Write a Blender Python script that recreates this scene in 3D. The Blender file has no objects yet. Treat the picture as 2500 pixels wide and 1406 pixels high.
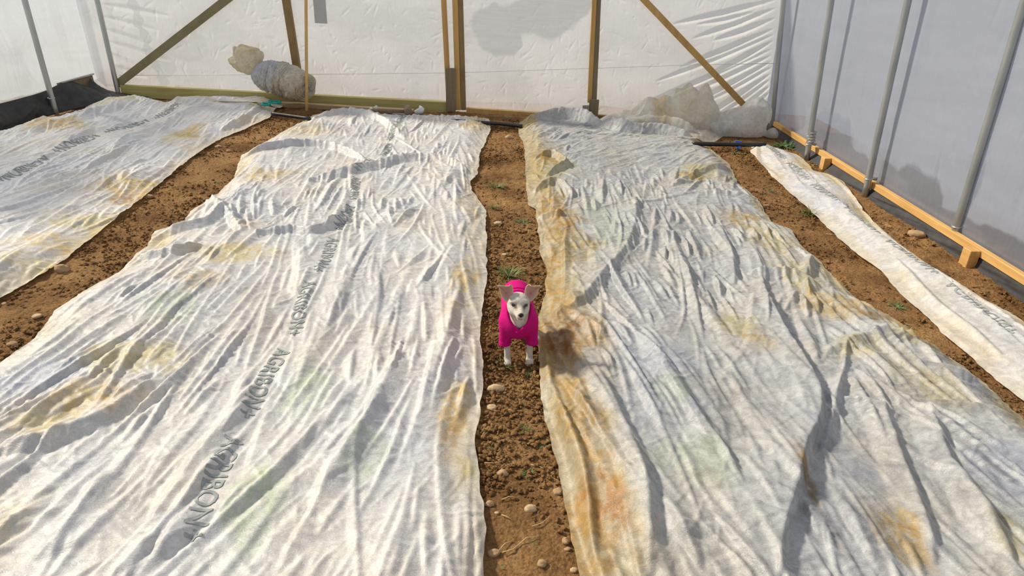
import bpy, bmesh, math, random
import numpy as np
from mathutils import Vector, Matrix, Euler, Quaternion

# ------------------------------------------------------------------ camera, world, sun
H0 = 1.85; PITCH = math.radians(27.0); FPX = 1573.0; SLOPE = 0.043
sc = bpy.context.scene
C = sc.collection
cam_d = bpy.data.cameras.new('camera'); cam = bpy.data.objects.new('camera', cam_d); C.objects.link(cam)
cam_d.sensor_width = 36; cam_d.lens = FPX/2500*36; cam_d.clip_start = 0.05; cam_d.clip_end = 300
cam.location = (0, 0, H0); cam.rotation_euler = (math.pi/2-PITCH, 0, 0)
sc.camera = cam
sc.view_settings.view_transform = 'Standard'; sc.view_settings.look = 'None'
sc.view_settings.gamma = 1; sc.view_settings.use_curve_mapping = False
sc.view_settings.exposure = 0.0
w = bpy.data.worlds.new('world'); sc.world = w; w.use_nodes = True
nt = w.node_tree; bg = nt.nodes['Background']
bg.inputs['Color'].default_value = (0.88, 0.92, 1.0, 1); bg.inputs['Strength'].default_value = 0.56
sun_d = bpy.data.lights.new('sun', 'SUN'); sun = bpy.data.objects.new('sun', sun_d); C.objects.link(sun)
SUNV = Vector((-0.78, 0.38, 0.74)).normalized()
sun.rotation_euler = SUNV.to_track_quat('Z', 'Y').to_euler()
sun_d.energy = 4.9; sun_d.angle = math.radians(5.0); sun_d.color = (1.0, 0.91, 0.76)

# ------------------------------------------------------------------ pixel <-> place
cp, sp = math.cos(PITCH), math.sin(PITCH)
def ray(px, py):
    a = (px-1250)/FPX; b = (703-py)/FPX
    return Vector((a, cp+b*sp, -sp+b*cp))
def gz(x): return -SLOPE*x
def G(px, py, h=0.0):
    d = ray(px, py); t = (H0-h)/(-d.z-SLOPE*d.x)
    return Vector((d.x*t, d.y*t, H0+d.z*t))
def WY(px, py, Y):
    d = ray(px, py); t = Y/d.y
    return Vector((d.x*t, Y, H0+d.z*t))
def WX(px, py, X):
    d = ray(px, py); t = X/d.x
    return Vector((X, d.y*t, H0+d.z*t))

# ------------------------------------------------------------------ noise
def _hash(ix, iy, seed):
    n = (ix.astype(np.int64)*374761393 + iy.astype(np.int64)*668265263 + seed*1442695041) & 0xffffffff
    n = ((n ^ (n >> 13))*1274126177) & 0xffffffff
    n = n ^ (n >> 16)
    return (n & 0xffff)/65535.0
def vnoise(x, y, seed=0):
    x = np.asarray(x, float); y = np.asarray(y, float)
    ix = np.floor(x); iy = np.floor(y); fx = x-ix; fy = y-iy
    fx = fx*fx*(3-2*fx); fy = fy*fy*(3-2*fy)
    a = _hash(ix, iy, seed); b = _hash(ix+1, iy, seed); c = _hash(ix, iy+1, seed); d = _hash(ix+1, iy+1, seed)
    return (a*(1-fx)+b*fx)*(1-fy) + (c*(1-fx)+d*fx)*fy
def fbm(x, y, seed=0, o=4):
    s = 0; a = 0.5; t = 0
    for k in range(o):
        s = s + a*vnoise(x*2**k+13.7*k, y*2**k+7.1*k, seed+k*17); t += a; a *= 0.5
    return s/t
def sstep(a, b, x):
    t = np.clip((x-a)/(b-a), 0, 1); return t*t*(3-2*t)

# ------------------------------------------------------------------ object helpers
def link_mesh(name, verts, faces, mat=None, parent=None, smooth=True, loc=None):
    me = bpy.data.meshes.new(name)
    if isinstance(verts, np.ndarray) and isinstance(faces, np.ndarray):
        nv, nf, k = len(verts), len(faces), faces.shape[1]
        me.vertices.add(nv); me.vertices.foreach_set('co', verts.astype(np.float32).ravel())
        me.loops.add(nf*k); me.loops.foreach_set('vertex_index', faces.astype(np.int32).ravel())
        me.polygons.add(nf); me.polygons.foreach_set('loop_start', np.arange(0, nf*k, k, dtype=np.int32))
        me.update(calc_edges=True)
    else:
        me.from_pydata([tuple(v) for v in verts], [], [tuple(int(i) for i in f) for f in faces]); me.update()
    me.polygons.foreach_set('use_smooth', np.full(len(me.polygons), smooth))
    o = bpy.data.objects.new(name, me); C.objects.link(o)
    if mat: me.materials.append(mat)
    if parent: o.parent = parent
    if loc is not None: o.location = loc
    return o
def obj_bm(name, bm, mat, parent=None, smooth=False):
    me = bpy.data.meshes.new(name); bm.normal_update(); bm.to_mesh(me); bm.free()
    me.polygons.foreach_set('use_smooth', np.full(len(me.polygons), smooth))
    o = bpy.data.objects.new(name, me); C.objects.link(o); me.materials.append(mat)
    if parent: o.parent = parent
    return o
def tag(o, label=None, cat=None, group=None, kind=None):
    if label: o['label'] = label
    if cat: o['category'] = cat
    if group: o['group'] = group
    if kind: o['kind'] = kind
    return o
def thing(name, label, cat, loc=(0, 0, 0), group=None):
    o = bpy.data.objects.new(name, None); C.objects.link(o); o.location = loc; o.empty_display_size = .1
    return tag(o, label, cat, group)
def attr(o, name, arr, color=False):
    me = o.data
    if color:
        a = me.color_attributes.new(name, 'FLOAT_COLOR', 'POINT')
        d = np.ones((len(me.vertices), 4), np.float32); d[:, :3] = arr
        a.data.foreach_set('color', d.ravel())
    else:
        a = me.attributes.new(name, 'FLOAT', 'POINT'); a.data.foreach_set('value', np.asarray(arr, np.float32).ravel())
def bar(p, q, wx, wz, side=Vector((0, 1, 0)), bev=.003):
    """squared timber from p to q; wx across in the plane square to side, wz along side"""
    p = Vector(p); q = Vector(q); d = (q-p).normalized(); s = (side-d*side.dot(d)).normalized(); u = d.cross(s)
    bm = bmesh.new(); vs = []
    for e in (p, q):
        for a, b in ((-1, -1), (1, -1), (1, 1), (-1, 1)):
            vs.append(bm.verts.new(e+u*(a*wx/2)+s*(b*wz/2)))
    for f in ((0, 1, 2, 3), (7, 6, 5, 4), (0, 4, 5, 1), (1, 5, 6, 2), (2, 6, 7, 3), (3, 7, 4, 0)):
        bm.faces.new([vs[i] for i in f])
    bmesh.ops.recalc_face_normals(bm, faces=bm.faces)
    if bev: bmesh.ops.bevel(bm, geom=bm.edges[:], offset=bev, segments=1, affect='EDGES')
    return bm
def tube(pts, r, n=14, cap=True, wob=0, seed=0):
    pts = [Vector(p) for p in pts]; rs = r if hasattr(r, '__len__') else [r]*len(pts)
    rnd = random.Random(seed)
    V = []; F = []; prev = None
    for i, p in enumerate(pts):
        t = (pts[min(i+1, len(pts)-1)]-pts[max(i-1, 0)]).normalized()
        a = Vector((0, 0, 1)) if abs(t.z) < .9 else Vector((1, 0, 0))
        if prev is None: s = t.cross(a).normalized()
        else: s = (prev-t*prev.dot(t)).normalized()
        prev = s; u = t.cross(s)
        for k in range(n):
            an = 2*math.pi*k/n; rr = rs[i]*(1+wob*(rnd.random()-.5))
            V.append(p+(s*math.cos(an)+u*math.sin(an))*rr)
    m = len(pts)
    for i in range(m-1):
        for k in range(n):
            F.append((i*n+k, i*n+(k+1) % n, (i+1)*n+(k+1) % n, (i+1)*n+k))
    if cap:
        F.append(tuple(range(n-1, -1, -1))); F.append(tuple((m-1)*n+k for k in range(n)))
    return V, F
def smooth_path(pts, n=8):
    P = [Vector(p) for p in pts]; out = []
    for i in range(len(P)-1):
        p0 = P[max(i-1, 0)]; p1 = P[i]; p2 = P[i+1]; p3 = P[min(i+2, len(P)-1)]
        for k in range(n):
            t = k/n
            out.append(.5*((2*p1)+(p2-p0)*t+(2*p0-5*p1+4*p2-p3)*t*t+(3*p1-p0-3*p2+p3)*t**3))
    out.append(P[-1]); return out
# surface from a distance function (one closed continuous skin)
def surfnet(f, lo, hi, step):
    lo = np.array(lo, float); hi = np.array(hi, float)
    n = np.ceil((hi-lo)/step).astype(int)+1
    ax = [lo[i]+step*np.arange(n[i]) for i in range(3)]
    X, Y, Z = np.meshgrid(*ax, indexing='ij'); D = f(X, Y, Z)
    ins = D < 0
    m = n-1; acc = np.zeros((*m, 3)); cnt = np.zeros(m)
    cor = [(0, 0, 0), (1, 0, 0), (0, 1, 0), (1, 1, 0), (0, 0, 1), (1, 0, 1), (0, 1, 1), (1, 1, 1)]
    def sl(A, c): return A[c[0]:c[0]+m[0], c[1]:c[1]+m[1], c[2]:c[2]+m[2]]
    for a in range(8):
        for b in range(a+1, 8):
            ca, cb = cor[a], cor[b]
            if sum(abs(ca[i]-cb[i]) for i in range(3)) != 1: continue
            da, db = sl(D, ca), sl(D, cb); cr = (da < 0) != (db < 0)
            t = np.where(cr, da/np.where(cr, da-db, 1), 0)
            for i in range(3): acc[..., i] += np.where(cr, ca[i]+t*(cb[i]-ca[i]), 0)
            cnt += cr
    idx = -np.ones(m, int); msk = cnt > 0; idx[msk] = np.arange(msk.sum())
    base = np.stack(np.meshgrid(*[np.arange(k) for k in m], indexing='ij'), -1)
    V = (base[msk]+acc[msk]/cnt[msk][:, None])*step+lo
    F = []
    for axn in range(3):
        o1, o2 = [(1, 2), (2, 0), (0, 1)][axn]
        s = [slice(1, -1)]*3; s[axn] = slice(0, m[axn])
        s2 = list(s); s2[axn] = slice(1, m[axn]+1)
        A = ins[tuple(s)]; B = ins[tuple(s2)]; cr = np.argwhere(A != B)
        if len(cr) == 0: continue
        off = np.array([1, 1, 1]); off[axn] = 0
        g = cr+off; e1 = np.zeros(3, int); e1[o1] = 1; e2 = np.zeros(3, int); e2[o2] = 1
        q = [idx[tuple((g-a*e1-b*e2).T)] for a, b in ((0, 0), (1, 0), (1, 1), (0, 1))]
        q = np.stack(q, 1); fl = ~A[tuple(cr.T)]
        q[fl] = q[fl][:, ::-1]; F.append(q)
    F = np.concatenate(F); F = F[(F >= 0).all(1)]
    return V, F
def s_ell(X, Y, Z, c, r):
    k = np.sqrt(((X-c[0])/r[0])**2+((Y-c[1])/r[1])**2+((Z-c[2])/r[2])**2)
    return (k-1)*min(r)
def s_cap(X, Y, Z, a, b, ra, rb):
    a = np.array(a, float); b = np.array(b, float); d = b-a
    t = np.clip(((X-a[0])*d[0]+(Y-a[1])*d[1]+(Z-a[2])*d[2])/d.dot(d), 0, 1)
    return np.sqrt((X-a[0]-t*d[0])**2+(Y-a[1]-t*d[1])**2+(Z-a[2]-t*d[2])**2)-(ra+(rb-ra)*t)
def smin(a, b, k):
    h = np.clip(.5+.5*(b-a)/k, 0, 1); return b*(1-h)+a*h-k*h*(1-h)

# ------------------------------------------------------------------ materials
def mat(name):
    m = bpy.data.materials.new(name); m.use_nodes = True; t = m.node_tree
    for n in list(t.nodes): t.nodes.remove(n)
    out = t.nodes.new('ShaderNodeOutputMaterial'); return m, t, out
def N(t, typ, **k):
    n = t.nodes.new(typ)
    for a, b in k.items():
        if a.startswith('i_'):
            key = a[2:]; key = int(key) if key.isdigit() else key.replace('_', ' ')
            n.inputs[key].default_value = b
        else: setattr(n, a, b)
    return n
def noise_node(t, scale, detail=4, coord=None, rough=.55, stretch=None, dist=0):
    n = N(t, 'ShaderNodeTexNoise'); n.inputs['Scale'].default_value = scale; n.inputs['Detail'].default_value = detail
    n.inputs['Roughness'].default_value = rough; n.inputs['Distortion'].default_value = dist
    c = coord
    if c is None:
        tc = N(t, 'ShaderNodeTexCoord'); c = tc.outputs['Object']
    if stretch:
        mp = N(t, 'ShaderNodeMapping'); mp.inputs['Scale'].default_value = stretch; t.links.new(c, mp.inputs[0]); c = mp.outputs[0]
    t.links.new(c, n.inputs['Vector']); return n
def ramp(t, src, stops):
    r = N(t, 'ShaderNodeValToRGB'); e = r.color_ramp.elements
    while len(e) > 1: e.remove(e[-1])
    e[0].position = stops[0][0]; e[0].color = (*stops[0][1], 1)
    for p, c in stops[1:]:
        x = e.new(p); x.color = (*c, 1)
    t.links.new(src, r.inputs[0]); return r.outputs[0]
def mixc(t, fac, a, b, mode='MIX'):
    m = N(t, 'ShaderNodeMix', data_type='RGBA', blend_type=mode)
    for s, v in ((m.inputs[0], fac), (m.inputs[6], a), (m.inputs[7], b)):
        if hasattr(v, 'links') or hasattr(v, 'is_linked'): t.links.new(v, s)
        elif isinstance(v, (int, float)): s.default_value = v
        else: s.default_value = (*v, 1)
    return m.outputs[2]
def math_n(t, op, a, b=0.0, clamp=False):
    m = N(t, 'ShaderNodeMath', operation=op); m.use_clamp = clamp
    for s, v in ((m.inputs[0], a), (m.inputs[1], b)):
        if isinstance(v, (int, float)): s.default_value = v
        else: t.links.new(v, s)
    return m.outputs[0]
def bump(t, h, strength, dist):
    b = N(t, 'ShaderNodeBump'); b.inputs['Strength'].default_value = strength; b.inputs['Distance'].default_value = dist
    t.links.new(h, b.inputs['Height']); return b.outputs[0]
def simple(name, col, rough=.6, var=.25, scale=12, stretch=None, metal=0, bmp=.15, spec=.4, col2=None, detail=4):
    m, t, out = mat(name); p = N(t, 'ShaderNodeBsdfPrincipled')
    n = noise_node(t, scale, detail, stretch=stretch)
    c2 = col2 if col2 else tuple(c*(1-var) for c in col)
    c = ramp(t, n.outputs[0], [(.3, c2), (.68, col)])
    t.links.new(c, p.inputs['Base Color']); p.inputs['Roughness'].default_value = rough; p.inputs['Metallic'].default_value = metal
    p.inputs['Specular IOR Level'].default_value = spec
    if bmp: t.links.new(bump(t, n.outputs[0], bmp, .01), p.inputs['Normal'])
    t.links.new(p.outputs[0], out.inputs[0]); return m
def fleece_mat(name, base=(.84, .825, .80), trans=.26, see=.0, mot=.73):
    m, t, out = mat(name)
    at = N(t, 'ShaderNodeAttribute', attribute_name='stain')
    n1 = noise_node(t, 11, 9, dist=1.2, rough=.68); n2 = noise_node(t, 90, 6, rough=.75, stretch=(.40, 1, 1), dist=2.2); n3 = noise_node(t, 2.2, 3)
    n4 = noise_node(t, 34, 4, rough=.6, stretch=(.5, 1, 1), dist=1.6)
    mott = ramp(t, n1.outputs[0], [(.36, (mot, mot+.005, mot+.02)), (.60, (1, 1, 1))])
    fib = ramp(t, n2.outputs[0], [(.36, (.80, .80, .80)), (.58, (1, 1, 1))])
    tint = ramp(t, n3.outputs[0], [(.35, (.94, .96, 1.0)), (.5, (1, 1, 1)), (.66, (1, .955, .89))])
    c = mixc(t, 1.0, base, mott, 'MULTIPLY'); c = mixc(t, 1.0, c, fib, 'MULTIPLY'); c = mixc(t, 1.0, c, tint, 'MULTIPLY')
    c = mixc(t, 1.0, c, at.outputs['Color'], 'MULTIPLY')
    rg = math_n(t, 'ABSOLUTE', math_n(t, 'SUBTRACT', n4.outputs[0], .5))
    hh = math_n(t, 'ADD', math_n(t, 'MULTIPLY', rg, -3.0), math_n(t, 'MULTIPLY', n2.outputs[0], .5))
    nb = bump(t, hh, .5, .003)
    d = N(t, 'ShaderNodeBsdfDiffuse'); tr = N(t, 'ShaderNodeBsdfTranslucent')
    for s in (d, tr): t.links.new(c, s.inputs[0]); t.links.new(nb, s.inputs['Normal'])
    mx = N(t, 'ShaderNodeMixShader'); mx.inputs[0].default_value = trans
    t.links.new(d.outputs[0], mx.inputs[1]); t.links.new(tr.outputs[0], mx.inputs[2])
    g = N(t, 'ShaderNodeBsdfGlossy'); g.inputs['Roughness'].default_value = .45; t.links.new(nb, g.inputs['Normal'])
    g.inputs['Color'].default_value = (1, 1, 1, 1)
    m2 = N(t, 'ShaderNodeMixShader'); m2.inputs[0].default_value = .05
    t.links.new(mx.outputs[0], m2.inputs[1]); t.links.new(g.outputs[0], m2.inputs[2]); last = m2.outputs[0]
    if see:
        tp = N(t, 'ShaderNodeBsdfTransparent'); m3 = N(t, 'ShaderNodeMixShader'); m3.inputs[0].default_value = see
        t.links.new(last, m3.inputs[1]); t.links.new(tp.outputs[0], m3.inputs[2]); last = m3.outputs[0]
    t.links.new(last, out.inputs[0]); return m
def film_mat(name, col=(.86, .87, .88), lo=.55, hi=.93, crinkle=(30, .4), trans=.6, gloss=.1, stretch=(1, 1, 1), tcol=(.9, .92, .95)):
    m, t, out = mat(name)
    at = N(t, 'ShaderNodeAttribute', attribute_name='mist')
    n1 = noise_node(t, 3, 5, dist=.6, stretch=stretch); n2 = noise_node(t, crinkle[0], 4, rough=.6, dist=2.0); n3 = noise_node(t, 55, 3, stretch=(1, 1, .12))
    d = N(t, 'ShaderNodeBsdfDiffuse'); tr = N(t, 'ShaderNodeBsdfTranslucent')
    c = ramp(t, n1.outputs[0], [(.3, tuple(v*.90 for v in col)), (.7, col)])
    nb = bump(t, n2.outputs[0], crinkle[1], .02)
    for s in (d, tr): t.links.new(c, s.inputs[0]); t.links.new(nb, s.inputs['Normal'])
    mx = N(t, 'ShaderNodeMixShader'); mx.inputs[0].default_value = trans
    t.links.new(d.outputs[0], mx.inputs[1]); t.links.new(tr.outputs[0], mx.inputs[2])
    tp = N(t, 'ShaderNodeBsdfTransparent'); tp.inputs[0].default_value = (*tcol, 1)
    e = math_n(t, 'MULTIPLY', math_n(t, 'SUBTRACT', n3.outputs[0], .5), .25)
    f = math_n(t, 'ADD', at.outputs['Fac'], e, True)
    mr = N(t, 'ShaderNodeMapRange'); t.links.new(f, mr.inputs[0]); mr.inputs[3].default_value = lo; mr.inputs[4].default_value = hi
    m2 = N(t, 'ShaderNodeMixShader'); t.links.new(mr.outputs[0], m2.inputs[0])
    t.links.new(tp.outputs[0], m2.inputs[1]); t.links.new(mx.outputs[0], m2.inputs[2])
    g = N(t, 'ShaderNodeBsdfGlossy'); g.inputs['Roughness'].default_value = .22; t.links.new(nb, g.inputs['Normal'])
    m3 = N(t, 'ShaderNodeMixShader'); m3.inputs[0].default_value = gloss
    t.links.new(m2.outputs[0], m3.inputs[1]); t.links.new(g.outputs[0], m3.inputs[2])
    t.links.new(m3.outputs[0], out.inputs[0]); return m
def soil_mat():
    m, t, out = mat('soil'); p = N(t, 'ShaderNodeBsdfPrincipled'); p.inputs['Roughness'].default_value = .95; p.inputs['Specular IOR Level'].default_value = .1
    n1 = noise_node(t, 3.0, 5); n2 = noise_node(t, 60, 6, rough=.7); v = N(t, 'ShaderNodeTexVoronoi'); v.inputs['Scale'].default_value = 70
    tc = N(t, 'ShaderNodeTexCoord'); t.links.new(tc.outputs['Object'], v.inputs['Vector'])
    a = ramp(t, n1.outputs[0], [(.35, (.20, .105, .042)), (.5, (.30, .165, .068)), (.68, (.41, .24, .10))])
    b = ramp(t, n2.outputs[0], [(.34, (.50, .46, .42)), (.6, (1.0, 1.0, 1.0)), (.78, (1.35, 1.3, 1.2))])
    c = mixc(t, 1.0, a, b, 'MULTIPLY')
    t.links.new(c, p.inputs['Base Color'])
    h = math_n(t, 'ADD', n2.outputs[0], math_n(t, 'MULTIPLY', v.outputs['Distance'], -.5))
    t.links.new(bump(t, h, .9, .012), p.inputs['Normal']); t.links.new(p.outputs[0], out.inputs[0]); return m
def attr_mat(name, rough=.8, spots=None, sc_=60, bmp=.3, spec=.2, sheen=0):
    m, t, out = mat(name); p = N(t, 'ShaderNodeBsdfPrincipled'); p.inputs['Roughness'].default_value = rough; p.inputs['Specular IOR Level'].default_value = spec
    at = N(t, 'ShaderNodeAttribute', attribute_name='stain'); c = at.outputs['Color']; n = noise_node(t, sc_, 4, rough=.65)
    if spots:
        n2 = noise_node(t, spots[0], 3, dist=.5); s = ramp(t, n2.outputs[0], [(.50, (1, 1, 1)), (.60, spots[1])]); c = mixc(t, 1.0, c, s, 'MULTIPLY')
    k = ramp(t, n.outputs[0], [(.3, (.82, .82, .82)), (.7, (1, 1, 1))]); c = mixc(t, 1.0, c, k, 'MULTIPLY')
    t.links.new(c, p.inputs['Base Color']); t.links.new(bump(t, n.outputs[0], bmp, .004), p.inputs['Normal'])
    p.inputs['Sheen Weight'].default_value = sheen
    t.links.new(p.outputs[0], out.inputs[0]); return m
M_FLEECE = fleece_mat('fleece'); M_SOIL = soil_mat()
M_FLEECE2 = fleece_mat('shaded_fleece', base=(.60, .60, .585), mot=.66)  # dimmer light on the right bed put into a greyer base; mottling its own
M_BRIGHT = fleece_mat('sunlit_fleece', base=(.93, .92, .90), mot=.88)  # glare on the left bed put into a paler base colour
M_PUFF = fleece_mat('cream_fleece', base=(.96, .93, .84), trans=.4, see=.05)
M_THIN = fleece_mat('thin_fleece', base=(.82, .81, .78), trans=.45, see=.15)
M_INK = simple('ink', (.34, .37, .36), .9, .35, 40, bmp=0)
M_ZINC = simple('galvanised_steel', (.50, .52, .50), .42, .30, 9, (1, 1, .25), metal=.75, bmp=.05)
M_PINE = simple('pine', (.62, .38, .13), .7, .35, 14, (1, 1, .10), bmp=.1, col2=(.48, .27, .085))
M_PINEH = simple('pine_rail', (.66, .40, .14), .7, .35, 9, (3, .25, 3), bmp=.1, col2=(.50, .27, .08))
M_TREAT = simple('treated_pine', (.50, .44, .17), .7, .2, 8, (.25, 3, 3), bmp=.1, col2=(.38, .32, .11))
M_OLD = simple('weathered_wood', (.26, .20, .12), .85, .3, 20, (1, 1, .12), bmp=.2)
M_BROWN = simple('brown_wood', (.30, .20, .085), .8, .3, 16, (.6, 1, .3), bmp=.15)
M_BRACE = simple('olive_wood', (.27, .23, .12), .8, .3, 16, (.4, 1, .4), bmp=.15)
M_POLE = simple('cane', (.68, .44, .17), .55, .2, 16, (1, 1, .1), bmp=.05)
M_BLACK = simple('black_plastic', (.022, .022, .026), .42, .4, 10, bmp=.3, spec=.5)
M_SKIRT = simple('black_sheeting', (.045, .043, .042), .6, .4, 12, bmp=.4, col2=(.02, .02, .022))
M_TEAL = simple('teal_plastic', (.0, .36, .30), .4, .1, 20, bmp=0)
M_STEEL = simple('steel', (.6, .6, .6), .35, .1, 20, metal=.9, bmp=0)
M_BLUE = simple('blue_plastic', (.05, .20, .75), .45, .1, 20, bmp=0)
M_GREEN = simple('leaf_green', (.13, .19, .06), .6, .4, 30, bmp=0, col2=(.045, .10, .02))
M_GRASS = simple('grass_green', (.20, .24, .06), .6, .4, 25, bmp=0, col2=(.09, .13, .03))
M_STRAW = simple('straw', (.62, .45, .22), .8, .2, 30, bmp=0)
M_STONE = simple('stone', (.46, .30, .16), .9, .3, 30, bmp=.3)
M_WHITE = simple('white_paint', (.8, .8, .78), .6, .1, 20, bmp=.1)
M_RUST = simple('rust', (.42, .17, .04), .8, .3, 20, bmp=.2)

# ------------------------------------------------------------------ floor and outside ground
YE = 8.8      # end wall distance
x = np.arange(-6.4, 4.4, .0125); y = np.arange(1.1, 9.6, .0135)
X, Y = np.meshgrid(x, y)
def soil_h(X, Y):
    n = fbm(X*2.2, Y*2.2, 3, 3)*.05-.025
    c = np.abs(fbm(X*16, Y*16, 9, 4)-.5)*.05*sstep(.35, .62, fbm(X*1.6, Y*1.6, 21, 2))
    d = (fbm(X*45, Y*45, 31, 3)-.5)*.016
    return n+c+d-.012
Z = gz(X)+soil_h(X, Y)
def grid_mesh(name, X, Y, Z, m, parent=None):
    ny, nx = X.shape
    V = np.stack([X.ravel(), Y.ravel(), Z.ravel()], 1)
    i = np.arange(ny*nx).reshape(ny, nx)
    F = np.stack([i[:-1, :-1].ravel(), i[:-1, 1:].ravel(), i[1:, 1:].ravel(), i[1:, :-1].ravel()], 1)
    return link_mesh(name, V, F, m, parent)
fl = grid_mesh('floor', X, Y, Z, M_SOIL); fl['kind'] = 'structure'
def soil_z(px, py):
    return float(gz(px)+soil_h(np.array([[px]]), np.array([[py]]))[0, 0])
M_OUT = simple('outside_ground', (.32, .32, .32), .95, .5, 1.2, bmp=0, col2=(.26, .27, .25))
xo = np.linspace(-40, 40, 30); yo = np.linspace(-12, 60, 30); XO, YO = np.meshgrid(xo, yo)
og = grid_mesh('floor_outside', XO, YO, gz(np.clip(XO, -8, 8))-.12+0*XO, M_OUT); og['kind'] = 'structure'

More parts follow.
